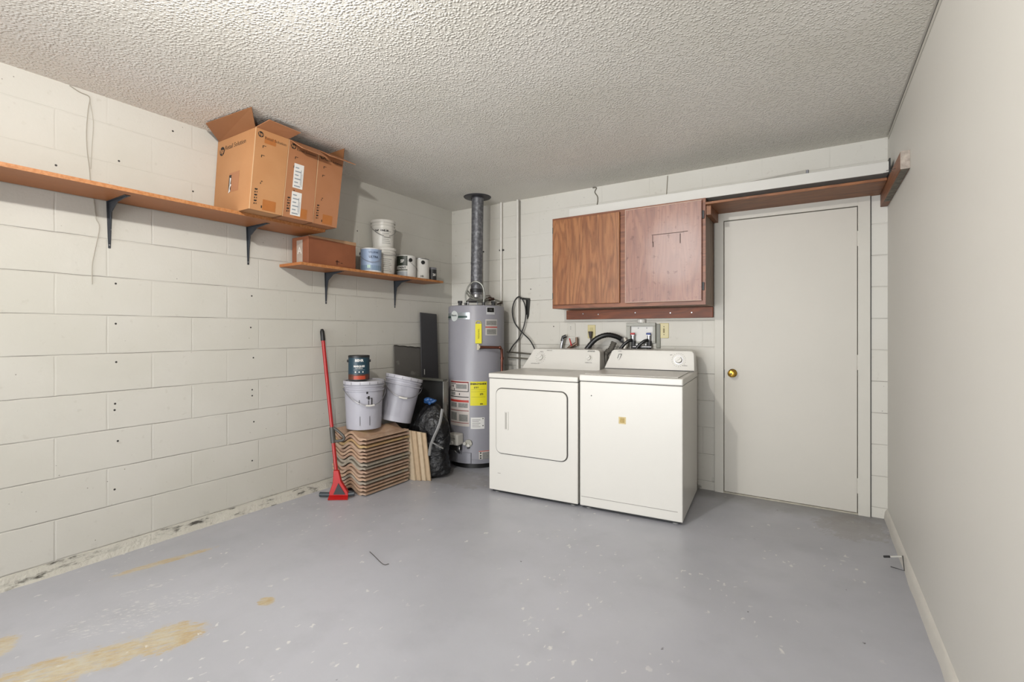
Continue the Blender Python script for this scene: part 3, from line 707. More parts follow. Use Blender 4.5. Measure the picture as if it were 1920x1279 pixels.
hp_(20, 1.26, 1.30, 44, 'label_print', GT, .0005, il, .001); hp_(21, 1.18, 1.225, 43, 'label_print', GT, .0005, il, .001)
# seam, access cover, gas valve, igniter
M_hw2 = plain(0x93939b, .35, .1, var=.03)
cv = hw.part('access_cover', MB().arcpatch((0, 0), HR, A0 + R(-68), A0 + R(-10), .05, .145, .012, 20), M_hw2, bevel=.003)
hw.part('cover_ridge', MB().arcpatch((0, 0), HR + .012, A0 + R(-50), A0 + R(-35), .055, .14, .006, 8), M_hw2, cv)
hw.part('access_cover', MB().arcpatch((0, 0), HR, A0 + R(-9), A0 + R(85), .05, .085, .006, 20), M_hw2)
def pol(a_, rr, z): return (rr * math.cos(A0 + R(a_)), rr * math.sin(A0 + R(a_)), z)
def radial_box(a_, r0, r1, w, z0, z1):
    c, s_ = math.cos(A0 + R(a_)), math.sin(A0 + R(a_)); return MB().box((r0, -w / 2, z0), (r1, w / 2, z1)).xf(lambda p: (p.x * c - p.y * s_, p.x * s_ + p.y * c, p.z))
gv = hw.part('gas_valve', radial_box(-38, HR - .002, HR + .085, .12, .215, .315), M_white2, bevel=.014, seg=3)
hw.part('valve_text', text_on('OFF ON', .02, pol(-38, HR + .086, .275), (-math.sin(A0 - R(38)), math.cos(A0 - R(38)), 0), (0, 0, 1)), M_ink, gv)
hw.part('valve_knob', MB().cyl(pol(-38, HR + .08, .240), pol(-38, HR + .105, .240), .016, 18), M_sticker, gv)
hw.part('valve_port', MB().cyl(pol(-48, HR + .075, .245), pol(-48, HR + .092, .245), .009, 12), M_black, gv)
hw.part('valve_underside', radial_box(-38, HR, HR + .06, .09, .165, .215), plain(0x4a4a4a, .4, .5), gv, bevel=.004)
for i, a_ in enumerate((-46, -40, -34, -30)):
    hw.part('gas_tube', MB().tube(smooth_path([pol(a_, HR + .04, .21), pol(a_ + 2, HR + .055, .175), pol(a_ + 1, HR + .03, .15), pol(a_, HR + .008, .13)], 4), .004, 7), [M_steel, M_sticker, M_dark, M_steel][i])
ig = hw.part('igniter', MB().cyl(pol(-15, HR, .228), pol(-15, HR + .016, .228), .032, 22), plain(0xb6b3a8, .4))
hw.part('igniter_cap', MB().cyl(pol(-21, HR + .012, .228), pol(-21, HR + .035, .228), .014, 14).cyl(pol(-14, HR + .012, .212), pol(-14, HR + .028, .212), .013, 12), M_white2, ig)
hw.part('igniter_button', MB().cyl(pol(-15, HR + .01, .19), pol(-15, HR + .026, .19), .009, 12), M_dark, ig)
# relief valve, yellow tag, copper drain
rv = hw.part('relief_valve', MB().cyl(pol(4, HR - .01, 1.075), pol(4, HR + .05, 1.07), .014, 14).cyl(pol(3, HR + .035, 1.045), pol(3, HR + .035, 1.095), .012, 12), plain(0xd3cbb4, .4))
hw.part('hanging_tag', MB().slab([pol(-2, HR + .01, 1.10), pol(10, HR + .012, 1.10), pol(10, HR + .006, 1.272), pol(-2, HR + .004, 1.272)], .0015).tube([pol(4 + 5 * math.cos(t_), HR + .004, 1.275 + .022 * math.sin(t_)) for t_ in [math.pi * i / 10 for i in range(11)]], .003, 5), M_yellow, rv, label='yellow caution tag')
hw.part('tag_print', text_on('CAUTION', .019, pol(4, HR + .0125, 1.185), (0, 0, -1), (-math.sin(A0 + .07), math.cos(A0 + .07), 0)), plain(0x8a8410, .5, var=0), rv)
M_copper = plain(0x7a4a3c, .35, .7, var=.25, scale=30)
cpipe = [pol(6, HR + .045, 1.068), pol(25, HR + .055, 1.066), pol(37, HR + .085, 1.064), pol(40, HR + .088, 1.045), pol(40.5, HR + .088, .98), pol(40.5, HR + .086, .80)]
hw.part('copper_pipe', MB().tube(cpipe, .0125, 12).cyl(cpipe[4], (cpipe[4][0], cpipe[4][1], .96), .016, 12).sphere(cpipe[2], .016, 12), M_copper, label='brown copper discharge pipe')
# top fittings
hw.part('draft_hood', MB().lathe([(.10, 1.478), (.095, 1.486), (.06, 1.52), (.056, 1.545)], n=32, caps=False).cyl((.08, 0, 1.438), (.08, 0, 1.482), .006, 8).cyl((-.04, .07, 1.438), (-.04, .07, 1.482), .006, 8).cyl((-.04, -.07, 1.438), (-.04, -.07, 1.482), .006, 8), M_steel)
for a_, rr in ((65, .17), (-60, .17)):
    q = pol(a_, rr, 0); hw.part('water_nipple', MB().cyl((q[0], q[1], 1.438), (q[0], q[1], 1.475), .016, 14).cyl((q[0], q[1], 1.462), (q[0], q[1], 1.482), .021, 6), M_dark)

fl_ = Thing('flue_pipe', 'mottled galvanised flue pipe rising from the water heater to the ceiling', 'pipe', (HX, HY, 1.546))
k = N('galvanised_flue', .5, .5); k.color(k.mix(k.step(k.noise(38, 5), .4, .75), 0x66666a, 0x96969a)); k.bump(k.noise(60, 3), .1, .003)
px_ = .018
fl_.part('pipe', MB().lathe([(.054, 0), (.054, .28), (.056, .281), (.056, .3), (.054, .301), (.055, .885)], n=32, caps=False).xf(lambda p: (p.x + px_ * p.z, p.y, p.z)), k.m)
fl_.part('ceiling_collar', MB().lathe([(.058, .885), (.062, .893), (.122, .897), (.128, .9035), (.056, .9035)], n=40, caps=False).xf(lambda p: (p.x + .012, p.y, p.z)), plain(0x55555a, .45, .6, var=.2, scale=30))
fl_.part('elbow_band', MB().lathe([(.0545, .02), (.058, .024), (.058, .05), (.0545, .054)], n=32, caps=False), M_dark)

# flexible hose loop on the heater
M_braid = plain(0x9a9a92, .4, .6, var=.25, scale=90)
def wp(px, d, z):   # point beside the heater: d = offset sideways on screen plane (m), z
    a_ = math.atan2(HY, HX) ; ux, uy = math.cos(R(36.5)), math.sin(R(36.5))
    return (HX + ux * px - .10 * math.cos(R(126.5)) * d, HY + uy * px - .10 * math.sin(R(126.5)) * d, z)
hs = Thing('braided_hose', 'coiled braided water hose looped around the base of the flue above the heater', 'hose', (HX, HY, 1.44))
pts = [wp(.065, 1.2, 1.45), wp(.07, 1.2, 1.55), wp(.05, 1.2, 1.625), wp(-.01, 1.1, 1.658), wp(-.065, 1.1, 1.62), wp(-.085, 1.1, 1.555), wp(-.04, 1.3, 1.505), wp(.03, 1.3, 1.49), wp(.11, .6, 1.50)]
hs.part('hose', MB().tube(smooth_path(pts, 8), .0075, 8), M_braid, world=True)
hs.part('hose', MB().tube(smooth_path([wp(-.095, .9, 1.452), wp(-.10, .9, 1.52), wp(-.085, .9, 1.575), wp(-.03, 1.15, 1.515), wp(.02, 1.15, 1.475), wp(.10, .7, 1.485)], 8), .0065, 8), M_braid, world=True)
hs.part('fitting', MB().cyl(wp(.065, 1.2, 1.439), wp(.065, 1.2, 1.47), .013, 8).cyl(wp(-.095, .9, 1.439), wp(-.095, .9, 1.465), .013, 8), M_dark, world=True)
hs.part('valve_body', MB().cyl(wp(.09, .6, 1.50), wp(.16, .3, 1.505), .014, 10).sphere(wp(.125, .4, 1.505), .022, 12).box(*[tuple(c_ + s_ for c_, s_ in zip(wp(.105, .4, 1.53), o_)) for o_ in ((-.02, -.004, 0), (.025, .004, .006))]), plain(0x4c3a30, .4, .5), world=True)
hs.part('outlet_pipe', MB().cyl(wp(.17, .2, 1.4385), wp(.17, .2, 1.49), .022, 14).cyl(wp(.16, .3, 1.505), wp(.235, -1.2, 1.49), .008, 8), plain(0xa8a69c, .4, .2), world=True)

# ------------------------------------------------------------------ pipes and cables on the back wall
M_pipe = plain(0xeae6de, .45)
def wall_pipe(label, x, z0, z1, r, mat, clips=(), shade=False):
    T = Thing('conduit', label, 'pipe', (x, BW - r - .006, z0))
    T.part('pipe', MB().cyl((0, 0, 0), (0, 0, z1 - z0), r, 12), mat)
    for z in clips: T.part('clip', MB().box((-r - .012, -.002, z - z0), (r + .012, r + .0055, z - z0 + .012)), M_dark)
    return T
T = wall_pipe('white painted pipe with a dark clip running down the back wall behind the heater', -2.559, 1.50, CH - .001, .012, M_pipe, (1.985,))
T.part('elbow', MB().cyl((0, 0, 0), (0, 0, -.03), .013, 10).tube([(0, 0, -.02), (-.05, -.07, -.045), (-.07, -.10, -.050)], .008, 8), plain(0x5a4a40, .4, .4))
T.part('tap', MB().cyl((.01, 0, -.03), (.012, 0, -.09), .006, 8).sphere((.012, -.005, -.095), .011, 10), plain(0xb8b2a6, .4))
wall_pipe('thin grey cable pipe directly right of the flue on the back wall', -2.79, 1.44, CH - .001, .005, plain(0xbdb9b0, .5), (1.99,))
T = wall_pipe('white conduit with modelled dark shade beside it, right of the other wall pipe', -2.372, .05, CH - .001, .013, M_pipe)
T.part('cable', MB().cyl((.018, .004, .0), (.018, .004, 2.39), .0055, 8), plain(0x8d887e, .5))  # thin rod put in as the dark shade beside the pipe
T = Thing('pipe_run', 'pair of short copper gas pipes crossing low behind the dryer to the heater', 'pipe', (-2.30, BW - .02, .96))
T.part('pipe', MB().tube([(-.16, -.05, .05), (-.05, -.03, .045), (.19, -.03, .03)], .007, 8), plain(0x6b665c, .4, .4))
T.part('pipe', MB().tube([(-.16, -.03, .0), (.20, -.02, -.015)], .007, 8), plain(0x8b867a, .4, .4))
br = Thing('hanging_bracket', 'black metal shelf bracket hanging from a nail on the back wall', 'bracket', (-2.33, BW - .012, 1.35))
br.part('plate', MB().prism([(-.02, .175), (.085, .165), (.088, .15), (.075, .0), (.062, -.03), (.058, -.03), (.052, .15), (-.02, .160)], 1, -.004, .004), plain(0x3c3c38, .5, .3))
br.part('arm', MB().box((.055, -.018, .01), (.062, .006, .15)), plain(0x2c2c2a, .5, .3))
M_cable = plain(0x2a2a2a, .5)
by = BW - .045
cab1 = [(-2.46, by + .01, 1.0), (-2.41, by - .01, 1.06), (-2.33, by, 1.16), (-2.275, by, 1.30), (-2.27, by, 1.42), (-2.30, by, 1.50), (-2.345, by, 1.53), (-2.39, by, 1.49), (-2.415, by, 1.40), (-2.39, by, 1.29), (-2.31, by, 1.20), (-2.22, by, 1.12), (-2.165, by, 1.02), (-2.17, by - .02, .95), (-2.24, by - .05, .88), (-2.32, by - .04, .80)]
single('power_cable', MB().tube(smooth_path(cab1, 6), .006, 7), M_cable, 'looped black cable hung from the bracket beside the water heater', 'cable', (-2.3, by, .8))

# ------------------------------------------------------------------ plates, outlet box, hoses behind the machines
op = Thing('outlet_plate', 'ivory outlet plate with a black plug in it above the dryer', 'outlet', (-1.631, BW - .006, 1.203))
op.part('cover_plate', MB().box((-.036, 0, -.058), (.036, .0055, .058)), M_ivory, bevel=.003)
op.part('socket', MB().box((-.014, -.003, .008), (.014, 0, .034)), plain(0xcabd88, .4), bevel=.003)
cd = Thing('dryer_cable', 'black power cord plugged into the ivory outlet above the dryer', 'cord', (-1.63, BW - .01, 1.17))
cd.part('plug', MB().slab([(-.018, -.004, .035), (.016, -.004, .035), (.010, -.004, -.02), (-.006, -.004, -.02)], -.028).xf(lambda p: (p.x, p.y if p.y < 0 else -p.y, p.z)), plain(0x2b1c18, .45), bevel=.003)
cd.part('cord', MB().tube(smooth_path([(.002, -.02, -.015), (.012, -.03, -.07), (.02, -.05, -.13), (.02, -.04, -.3)], 5), .007, 8), plain(0x3a2a26, .5))
sw = Thing('switch_plate', 'ivory wall plate with brown slots right of the washer outlet box', 'wall plate', (-1.013, BW - .006, 1.211))
sw.part('cover_plate', MB().box((-.037, 0, -.06), (.037, .0055, .06)), M_ivory, bevel=.003)
sw.part('slot', MB().box((-.006, -.0015, -.018), (.006, .0, .018)), plain(0x8a7a4c, .5))
for z in (.031, -.031): sw.part('screw_head', MB().lathe([(.0045, 0), (.004, .0015)], (0, 0, z), 10, axis=1), plain(0x6b5d38, .4))
gp = Thing('gas_stub_plate', 'white painted plate on the back wall above the left end of the dryer', 'wall plate', (-1.828, BW - .006, 1.215))
gp.part('cover_plate', MB().box((-.035, 0, -.055), (.045, .0055, .062)), M_wpaint, bevel=.004)
for z in (.03, .012): gp.part('screw_head', MB().lathe([(.004, 0), (.003, .0015)], (.0, 0, z), 10, axis=1), M_grey)
gc = Thing('gas_connector', 'silver gas connector with black cap and red-handled valve behind the dryer', 'valve', (-1.86, BW - .05, 1.10))
gc.part('pipe', MB().tube([(-.04, -.01, -.12), (-.035, 0, -.02), (-.02, 0, .04)], .013, 10), M_steel)
gc.part('cap', MB().tube([(-.03, 0, .02), (-.02, .0, .055), (.005, .01, .065)], .015, 10), M_black)
gc.part('valve', MB().tube([(.0, -.0, -.075), (.05, 0, -.03), (.105, .01, .0)], .016, 10).cyl((.105, .01, -.02), (.105, .01, .055), .012, 10), plain(0x7b6656, .4, .5))
gc.part('valve_handle', MB().slab([(.045, -.02, .045), (.055, -.02, .045), (.075, -.02, -.02), (.062, -.02, -.02)], .006), M_red)
# corrugated black dryer hose and silver duct
hd = Thing('drain_hose', 'thick black hose arching over the back of the dryer', 'hose', (-1.5, BW - .12, 1.0))
pts = smooth_path([(-1.63, 3.70, 1.00), (-1.60, 3.71, 1.06), (-1.53, 3.73, 1.14), (-1.45, 3.76, 1.175), (-1.385, 3.80, 1.165), (-1.345, 3.835, 1.14)], 8)
hd.part('hose', MB().tube(pts, .021, 14, radii=[.0215 if i % 2 else .0195 for i in range(len(pts))]), plain(0x1d1d1d, .4), world=True)
hd.part('end_collar', MB().cyl((-1.352, 3.83, 1.143), (-1.332, 3.848, 1.128), .026, 16), M_steel, world=True)
dt = Thing('lint_duct', 'dull grey flexible duct between the dryer and washer consoles', 'duct', (-1.41, 3.78, .9))
pts = smooth_path([(-1.385, 3.77, 1.12), (-1.41, 3.76, 1.06), (-1.45, 3.75, 1.01), (-1.44, 3.75, .85)], 6)
dt.part('duct', MB().tube(pts, .02, 12, radii=[.026 if i % 2 else .021 for i in range(len(pts))]), plain(0x76726a, .45, .4), world=True)
dt2 = smooth_path([(-1.32, 3.84, 1.15), (-1.305, 3.83, 1.10), (-1.335, 3.82, 1.02), (-1.35, 3.81, .90)], 6)
dt.part('duct_branch', MB().tube(dt2, .018, 10), plain(0xbdb8ae, .4, .3), world=True, label='pale lower branch')

ob = Thing('washer_outlet_box', 'white recessed washing machine outlet box on the back wall above the washer', 'outlet box', (-1.19, BW, 1.17))
bx0, bx1, bz0, bz1 = -.125, .115, -.06, .105
fr = MB().box((bx0, -.03, bz1 - .028), (bx1, -.001, bz1)).box((bx0, -.03, bz0), (bx1, -.001, bz0 + .012)).box((bx0, -.03, bz0 + .012), (bx0 + .035, -.001, bz1 - .028)).box((bx1 - .02, -.03, bz0 + .012), (bx1, -.001, bz1 - .028))
ob.part('box_frame', fr, plain(0xb6b5ac, .5), bevel=.003)
ob.part('back_panel', MB().box((bx0 + .035, -.006, bz0 + .012), (bx1 - .02, -.001, bz1 - .028)), M_sticker)
ob.part('side_flange', MB().box((bx1 + .001, -.012, bz0 - .04), (bx1 + .035, -.001, bz1 - .01)), plain(0x8d8d82, .5), bevel=.004)
ob.part('vent_stub', MB().cyl((0, -.016, bz1), (0, -.016, bz1 + .027), .034, 20), M_white)
for xx_ in (-.03, .04): ob.part('screw_head', MB().lathe([(.0045, 0), (.003, .002)], (xx_, -.006, .062), 10, axis=1), M_grey)
for xx_, cm, nm in ((-.065, M_red, 'red'), (.065, plain(0x24408e, .4), 'blue')):
    v = ob.part('supply_valve', MB().cyl((xx_, -.006, .005), (xx_, -.045, .005), .012, 12).cyl((xx_, -.035, .004), (xx_, -.035, -.045), .014, 10), M_steel)
    ob.part('valve_handle', MB().box((xx_ - .018, -.052, .008), (xx_ + .018, -.036, .024)), cm, v, bevel=.003, label=nm + ' handle')
for xx_, lab in ((-.065, 'black washer hose under the red valve, curving left'), (.065, 'black washer hose under the blue valve, curving left')):
    T = Thing('washer_hose', lab, 'hose', (-1.19 + xx_, BW - .04, 1.10))
    T.part('hose', MB().tube(smooth_path([(0, -.01, .035), (-.03, -.03, .025), (-.075, -.045, -.02), (-.10, -.05, -.08), (-.10, -.05, -.22)], 6), .0125, 10), M_black)
    T.part('coupling', MB().cyl((.006, .004, .028), (.003, -.0, -.06), .018, 12), M_dark)
T = Thing('valve_stub_pipe', 'short grey drain pipes under the washer outlet box', 'pipe', (-1.19, BW - .03, .95))
T.part('pipe', MB().cyl((-.03, 0, .06), (-.03, 0, .157), .02, 14).cyl((.04, 0, .0), (.04, 0, .157), .014, 12), plain(0xa9a9a6, .35, .5))
T.part('cross_pipe', MB().cyl((-.06, -.02, .13), (.09, -.02, .13), .012, 12), M_steel)

# wires at the top of the back wall and on the left wall
single('wall_wire', MB().tube(smooth_path([(-1.62, BW - .004, 2.445), (-1.585, BW - .008, 2.44), (-1.60, BW - .006, 2.405), (-1.575, BW - .006, 2.36), (-1.578, BW - .006, 2.30), (-1.60, BW - .006, 2.25)], 6), .004, 6), plain(0x7d766a, .6), 'short dark wire dangling from the ceiling line above the wall cabinet', 'wire', (-1.6, BW - .006, 2.25))
single('wall_wire', MB().cyl((-.985, BW - .005, 2.44), (-.995, BW - .005, 2.275), .003, 6).cyl((-.995, BW - .005, 2.275), (-1.03, BW - .005, 2.275), .003, 6), plain(0xa39b8d, .6), 'thin straight wire drop on the wall above the worn cabinet door', 'wire', (-.99, BW - .005, 2.275))
pts = [(.86, 2.447), (.90, 2.43), (.94, 2.42), (.935, 2.36), (.928, 2.25), (.93, 2.15), (.94, 2.05), (.945, 1.97), (.955, 1.925)]
wr = Thing('wall_wire', 'painted-over thin wire running down the left block wall behind the long shelf', 'wire', (LW, .94, 1.5))
wr.part('wire', MB().tube(smooth_path([(LW + .003, y, z) for y, z in pts], 4), .0022, 5), plain(0xb4ada0, .6), world=True)
wr.part('wire', MB().tube(smooth_path([(LW + .002, .94, 2.41), (LW + .002, .955, 2.3), (LW + .002, .95, 2.18), (LW + .002, .945, 2.05)], 4), .0016, 5), plain(0xc0baae, .6), world=True)
wr.part('wire', MB().tube(smooth_path([(LW + .003, .955, 1.895), (LW + .003, .965, 1.80), (LW + .003, .98, 1.75), (LW + .003, .96, 1.62), (LW + .003, .95, 1.55), (LW + .003, .95, 1.45)], 4), .0022, 5), plain(0xb4ada0, .6), world=True)
single('wire_scrap', MB().tube(smooth_path([(-2.05, 1.80, .004), (-1.99, 1.78, .003), (-1.88, 1.74, .004), (-1.86, 1.76, .003)], 4), .0016, 5), plain(0x4a4540, .7), 'thin bent wire scrap lying on the floor in the middle left', 'wire', (-1.95, 1.77, 0))
ns = Thing('cable_stub', 'small cable stub with white tip sticking out from the foot of the right wall', 'cable', (RW - .018, 3.16, .045))
ns.part('stub', MB().cyl((.0, 0, .0), (-.05, -.02, -.005), .004, 8), M_white2)
ns.part('tip', MB().cyl((-.05, -.02, -.005), (-.075, -.03, -.007), .006, 8), M_dark)
ns.part('bare_wire', MB().tube([(.0, -.04, .02), (.0, -.09, -.035), (-.05, -.06, -.04)], .002, 6), M_dark)

# ------------------------------------------------------------------ dryer and washer
M_app = plain(0xe4e1da, .3, var=.012, scale=4); M_apptop = plain(0xcfccc5, .3, var=.05, scale=9); M_gap = plain(0x4a4744, .6)
def rrect(x0, z0, x1, z1, r, n=6, rads=None):
    pts = []
    for (cx, cz, a0, rr) in ((x1 - r, z1 - r, 0, r), (x0 + r, z1 - r, 90, r), (x0 + r, z0 + r, 180, r), (x1 - r, z0 + r, 270, r)):
        for i in range(n + 1): a = R(a0 + 90 * i / n); pts.append((cx + rr * math.cos(a), cz + rr * math.sin(a)))
    return pts
def console(T, w, y0, y1, z0, z1, slant, left=.0, right=.0):
    """control console: slanted front, ends leaning inwards"""
    def ring(y, l, r, zt, rad=.03, n=6):
        pts = [(l, z0), (w - r, z0)]
        for i in range(n + 1): a = R(90 * i / n); pts.append((w - r - right - rad + rad * math.cos(R(0) + a), zt - rad + rad * math.sin(a)))
        for i in range(n + 1): a = R(90 + 90 * i / n); pts.append((l + left + rad + rad * math.cos(a), zt - rad + rad * math.sin(a)))
        return [(a, y, b) for a, b in pts]
    A = ring(y0, 0, 0, z1 - .006); B = ring(y1, 0, 0, z1)
    # slant the front face: y grows with height
    A = [(x, y + slant * (z - z0) / (z1 - z0), z) for x, y, z in A]
    n = len(A)
    return MB().add(A + B, [tuple(range(n)), tuple(range(n, 2 * n))[::-1]] + [(i, n + i, n + (i + 1) % n, (i + 1) % n) for i in range(n)])
def machine(T, w, d, h, lid_t):
    T.part('cabinet_body', MB().box((0, 0, .022), (w, d, h - lid_t - .003)), M_app, bevel=.006, seg=3)
    T.part('plinth', MB().box((.02, .02, .008), (w - .02, d - .02, .022)), M_black)
    T.part('top_panel', MB().box((-.002, -.006, h - lid_t), (w + .002, d, h)), M_app, bevel=.007, seg=3)
    T.part('seam', MB().box((.004, .001, h - lid_t - .0032), (w - .004, d - .01, h - lid_t + .0002)), M_gap)
    for (a, b) in ((.05, .05), (w - .05, .05), (.05, d - .05), (w - .05, d - .05)):
        T.part('foot', MB().lathe([(.018, 0), (.020, .004), (.012, .008), (.012, .02)], (a, b, 0), 16), M_white2)

dr = Thing('dryer', 'white front-loading clothes dryer with side-hinged square door, left of the washer', 'dryer', (-2.069, 2.962, 0), R(4.1))
DW_, DD, DH = .705, .70, .893
machine(dr, DW_, DD, DH, .036)
dd = dr.part('door', MB().prism(rrect(.067, .305, .628, .782, .045), 1, -.014, -.001), M_app, bevel=.005, seg=3, label='square rounded door panel')
dr.part('door_gap', MB().prism(rrect(.061, .299, .634, .788, .05), 1, -.003, .001), M_gap, dd)
dr.part('handle', MB().box((.140, -.016, .485), (.146, -.0135, .615)).box((.146, -.0165, .480), (.172, -.0135, .486)).box((.168, -.018, .486), (.174, -.0135, .61)).box((.14, -.017, .61), (.174, -.0135, .616)), M_white2, dd)
dr.part('handle_recess', MB().box((.147, -.0148, .488), (.160, -.0137, .608)), plain(0xb5b2ab, .5), dd)
dr.part('scratch', MB().box((.075, -.0005, .150), (.10, .0003, .153)), plain(0x8b8780, .6))
DC = console(dr, DW_ - .02, .545, .695, DH, 1.063, .055, .075, .012)
dc = dr.part('console', DC, M_app, bevel=.004)
def con_face(u, z, y0=.545, z0=DH, z1=1.063, sl=.055): return Vector((u, y0 + sl * (z - z0) / (z1 - z0), z))
def con_knob(T, par, u, z, r, fn, ring=None, mat=M_white, depth=.02):
    p = fn(u, z); nrm = Vector((0, -1, .3)).normalized()
    if ring: T.part('dial_ring', MB().cyl(p, p + nrm * .004, r * 1.35, 36), ring, par)
    kb = T.part('knob', MB().cyl(p, p + nrm * depth, r, 30, r * .88), mat, par)
    T.part('knob_grip', MB().box((-r * .8, -.006, -.003), (r * .8, .0, .003)).xf(lambda q: p + nrm * (depth + .002) + Vector((q.x * .8 + q.z * .6, q.y, q.x * .6 - q.z * .8))), mat, kb)
M_prnt = plain(0x6f6f70, .6, var=0)
def ticks(T, par, fn, u, z, r, n=16):
    m = MB(); nr = Vector((0, -1, .3)).normalized()
    for i in range(n):
        a = 2 * math.pi * i / n; p = fn(u + r * math.cos(a), z + r * math.sin(a)) + nr * .0006
        m.box(p - Vector((.0018, .0004, .0018)), p + Vector((.0018, .0004, .0018)))
    T.part('dial_marks', m, M_prnt, par)
con_knob(dr, dc, .162, .985, .026, con_face, M_white2); ticks(dr, dc, con_face, .162, .985, .043)
con_knob(dr, dc, .585, .992, .021, con_face, M_white2)
def ctext(T, par, s_, u, z, size, fn, mat=None):
    T.part('printed_text', text_on(s_, size, fn(u, z) + Vector((0, -.0012, .0)), (1, 0, 0), (0, .3, 1)), mat or M_prnt, par)
ctext(dr, dc, 'AMANA', .60, 1.045, .018, con_face, M_ink)
ctext(dr, dc, 'AUTOMATIC DRY', .12, .935, .010, con_face); ctext(dr, dc, 'TIMED DRY', .235, 1.045, .010, con_face); ctext(dr, dc, 'NORMAL', .165, 1.035, .008, con_face)
ctext(dr, dc, 'TEMPERATURE', .585, .955, .009, con_face)
dr.part('vent_lint_slot', MB().box((.18, .30, DH - .0002), (.50, .52, DH + .0006)), M_apptop)

wa = Thing('washer', 'white top-loading washing machine with a plain front, nearer the white door', 'washing machine', (-1.352, 3.014, 0), R(4.3))
WW, WD, WH = .668, .70, .912
machine(wa, WW, WD, WH, .044)
wa.part('lid', MB().box((.03, .02, WH + .0005), (WW - .03, .50, WH + .006)), M_app, bevel=.004)
wa.part('kick_line', MB().box((.012, -.0008, .083), (WW - .03, .002, .0865)), plain(0xa5a29b, .5))
lg = wa.part('sticker', MB().box((.268, -.0012, .600), (.316, 0, .646)), plain(0xd9c48e, .5, var=.12, scale=50))
wa.part('sticker_print', MB().box((.277, -.002, .608), (.307, -.001, .638)), plain(0xc6a95e, .5, var=.3, scale=90), lg)
wa.part('chip', MB().lathe([(.004, 0), (.003, .001)], (.082, 0, .772), 8, axis=1), M_ink)
wf = lambda u, z: con_face(u, z, .55, WH, 1.068, .05)
wc = wa.part('console', console(wa, WW, .55, .695, WH, 1.068, .05, .045, .008), M_app, bevel=.004)
wa.part('console_seam', MB().box((.005, .545, WH + .004), (WW - .004, .56, WH + .009)), M_gap, wc)
con_knob(wa, wc, .555, .995, .026, wf, plain(0xa8a8aa, .3, .5), depth=.024); ticks(wa, wc, wf, .555, .995, .048, 20)
wa.part('rocker_switch', MB().box((-.006, -.010, -.022), (.008, .0, .022)).xf(lambda q: wf(.115, 1.005) + Vector((q.x + q.z * .35, q.y, q.z))), M_white2, wc, bevel=.003)
wa.part('switch_shadow_bezel', MB().box((-.012, -.003, -.027), (.012, .001, .027)).xf(lambda q: wf(.112, 1.005) + Vector((q.x + q.z * .35, q.y, q.z))), plain(0x8b8b86, .5), wc)
ctext(wa, wc, 'LOAD', .115, 1.05, .010, wf); ctext(wa, wc, 'OFF', .50, 1.03, .010, wf); ctext(wa, wc, 'NORMAL', .60, .955, .009, wf)

# ------------------------------------------------------------------ roof tiles
def tile_mesh(L, x0, x1):
    n = 64; A = .021; th = .019; vs = []; prof_t = []; prof_b = []
    for i in range(n + 1):
        x = x0 + (x1 - x0) * i / n
        if x > -2.80: zc = A * math.cos(2 * math.pi * (-2.80 + 2.92) / .2) ; blend = min(1, (x + 2.80) / .012); tt = th + (.0115 - th) * blend; zc += .006 * blend
        else: zc = A * math.cos(2 * math.pi * (x + 2.92) / .2); tt = th
        prof_b.append((x, zc)); prof_t.append((x, zc + tt))
    return prof_b + prof_t[::-1]
tcols = [(0xc4aa94, 0xb3947c), (0xcbad95, 0xb9967a), (0xc0a18c, 0xae8c74), (0xb3a898, 0x9a9081), (0xc6ab7c, 0xb48e64)]
TM = []
for i, (a_, b_) in enumerate(tcols):
    k = N('clay_tile_%d' % i, .85)
    c_ = k.mix(k.step(k.noise(14, 5), .35, .65), a_, b_); c_ = k.mix(k.math('MULTIPLY', k.step(k.noise(5, 4), .56, .66), .5), c_, 0xc2a25c if i % 2 else 0x857a6c)
    k.color(c_); k.bump(k.noise(160, 4), .5, .004); TM.append(k.m)
words = ['topmost', 'second', 'third', 'fourth', 'fifth', 'sixth', 'seventh', 'eighth', 'ninth', 'tenth', 'eleventh', 'twelfth', 'thirteenth', 'fourteenth', 'fifteenth', 'lowest']
NT = 16; pitch = .0266
mesh0 = None
protos = []
for q in range(3):
    L = .43 + .006 * q; pr = tile_mesh(L, -3.125, -2.755 - .0)
    protos.append((pr, L))
order = [0, 1, 2, 3, 1, 0, 2, 3, 3, 2, 1, 2, 0, 4, 2, 1]
for i in range(NT):
    pr, L = protos[i % 3]
    y0 = 2.385 + random.uniform(-.004, .010); zz = .0215 + i * pitch; dx = random.uniform(-.007, .007)
    m = MB(); n = len(pr); h2 = n // 2
    vs = [(a + dx, y0, b + zz) for a, b in pr] + [(a + dx, y0 + L, b + zz) for a, b in pr]
    fs = []
    for j in range(h2 - 1):
        o2 = n - 1 - j
        fs.append((j, j + 1, o2 - 1, o2)); fs.append((n + j + 1, n + j, n + o2, n + o2 - 1))
    fs += [(j, (j + 1) % n, n + (j + 1) % n, n + j) for j in range(n)]
    m.add(vs, fs)
    j = NT - 1 - i
    lab = ('topmost wavy concrete roof tile of the stack, directly under the two buckets' if j == 0 else
           'lowest wavy concrete roof tile of the stack, resting on the floor' if j == NT - 1 else
           '%s wavy concrete roof tile from the top of the stack beside the red scraper' % words[j])
    single('roof_tile', m, TM[order[i]], lab, 'roof tile', (-2.94, 2.6, zz), 'roof tiles stacked under the buckets', ang=30)
STK = .0215 + (NT - 1) * pitch + .042 + .001   # top of the crests

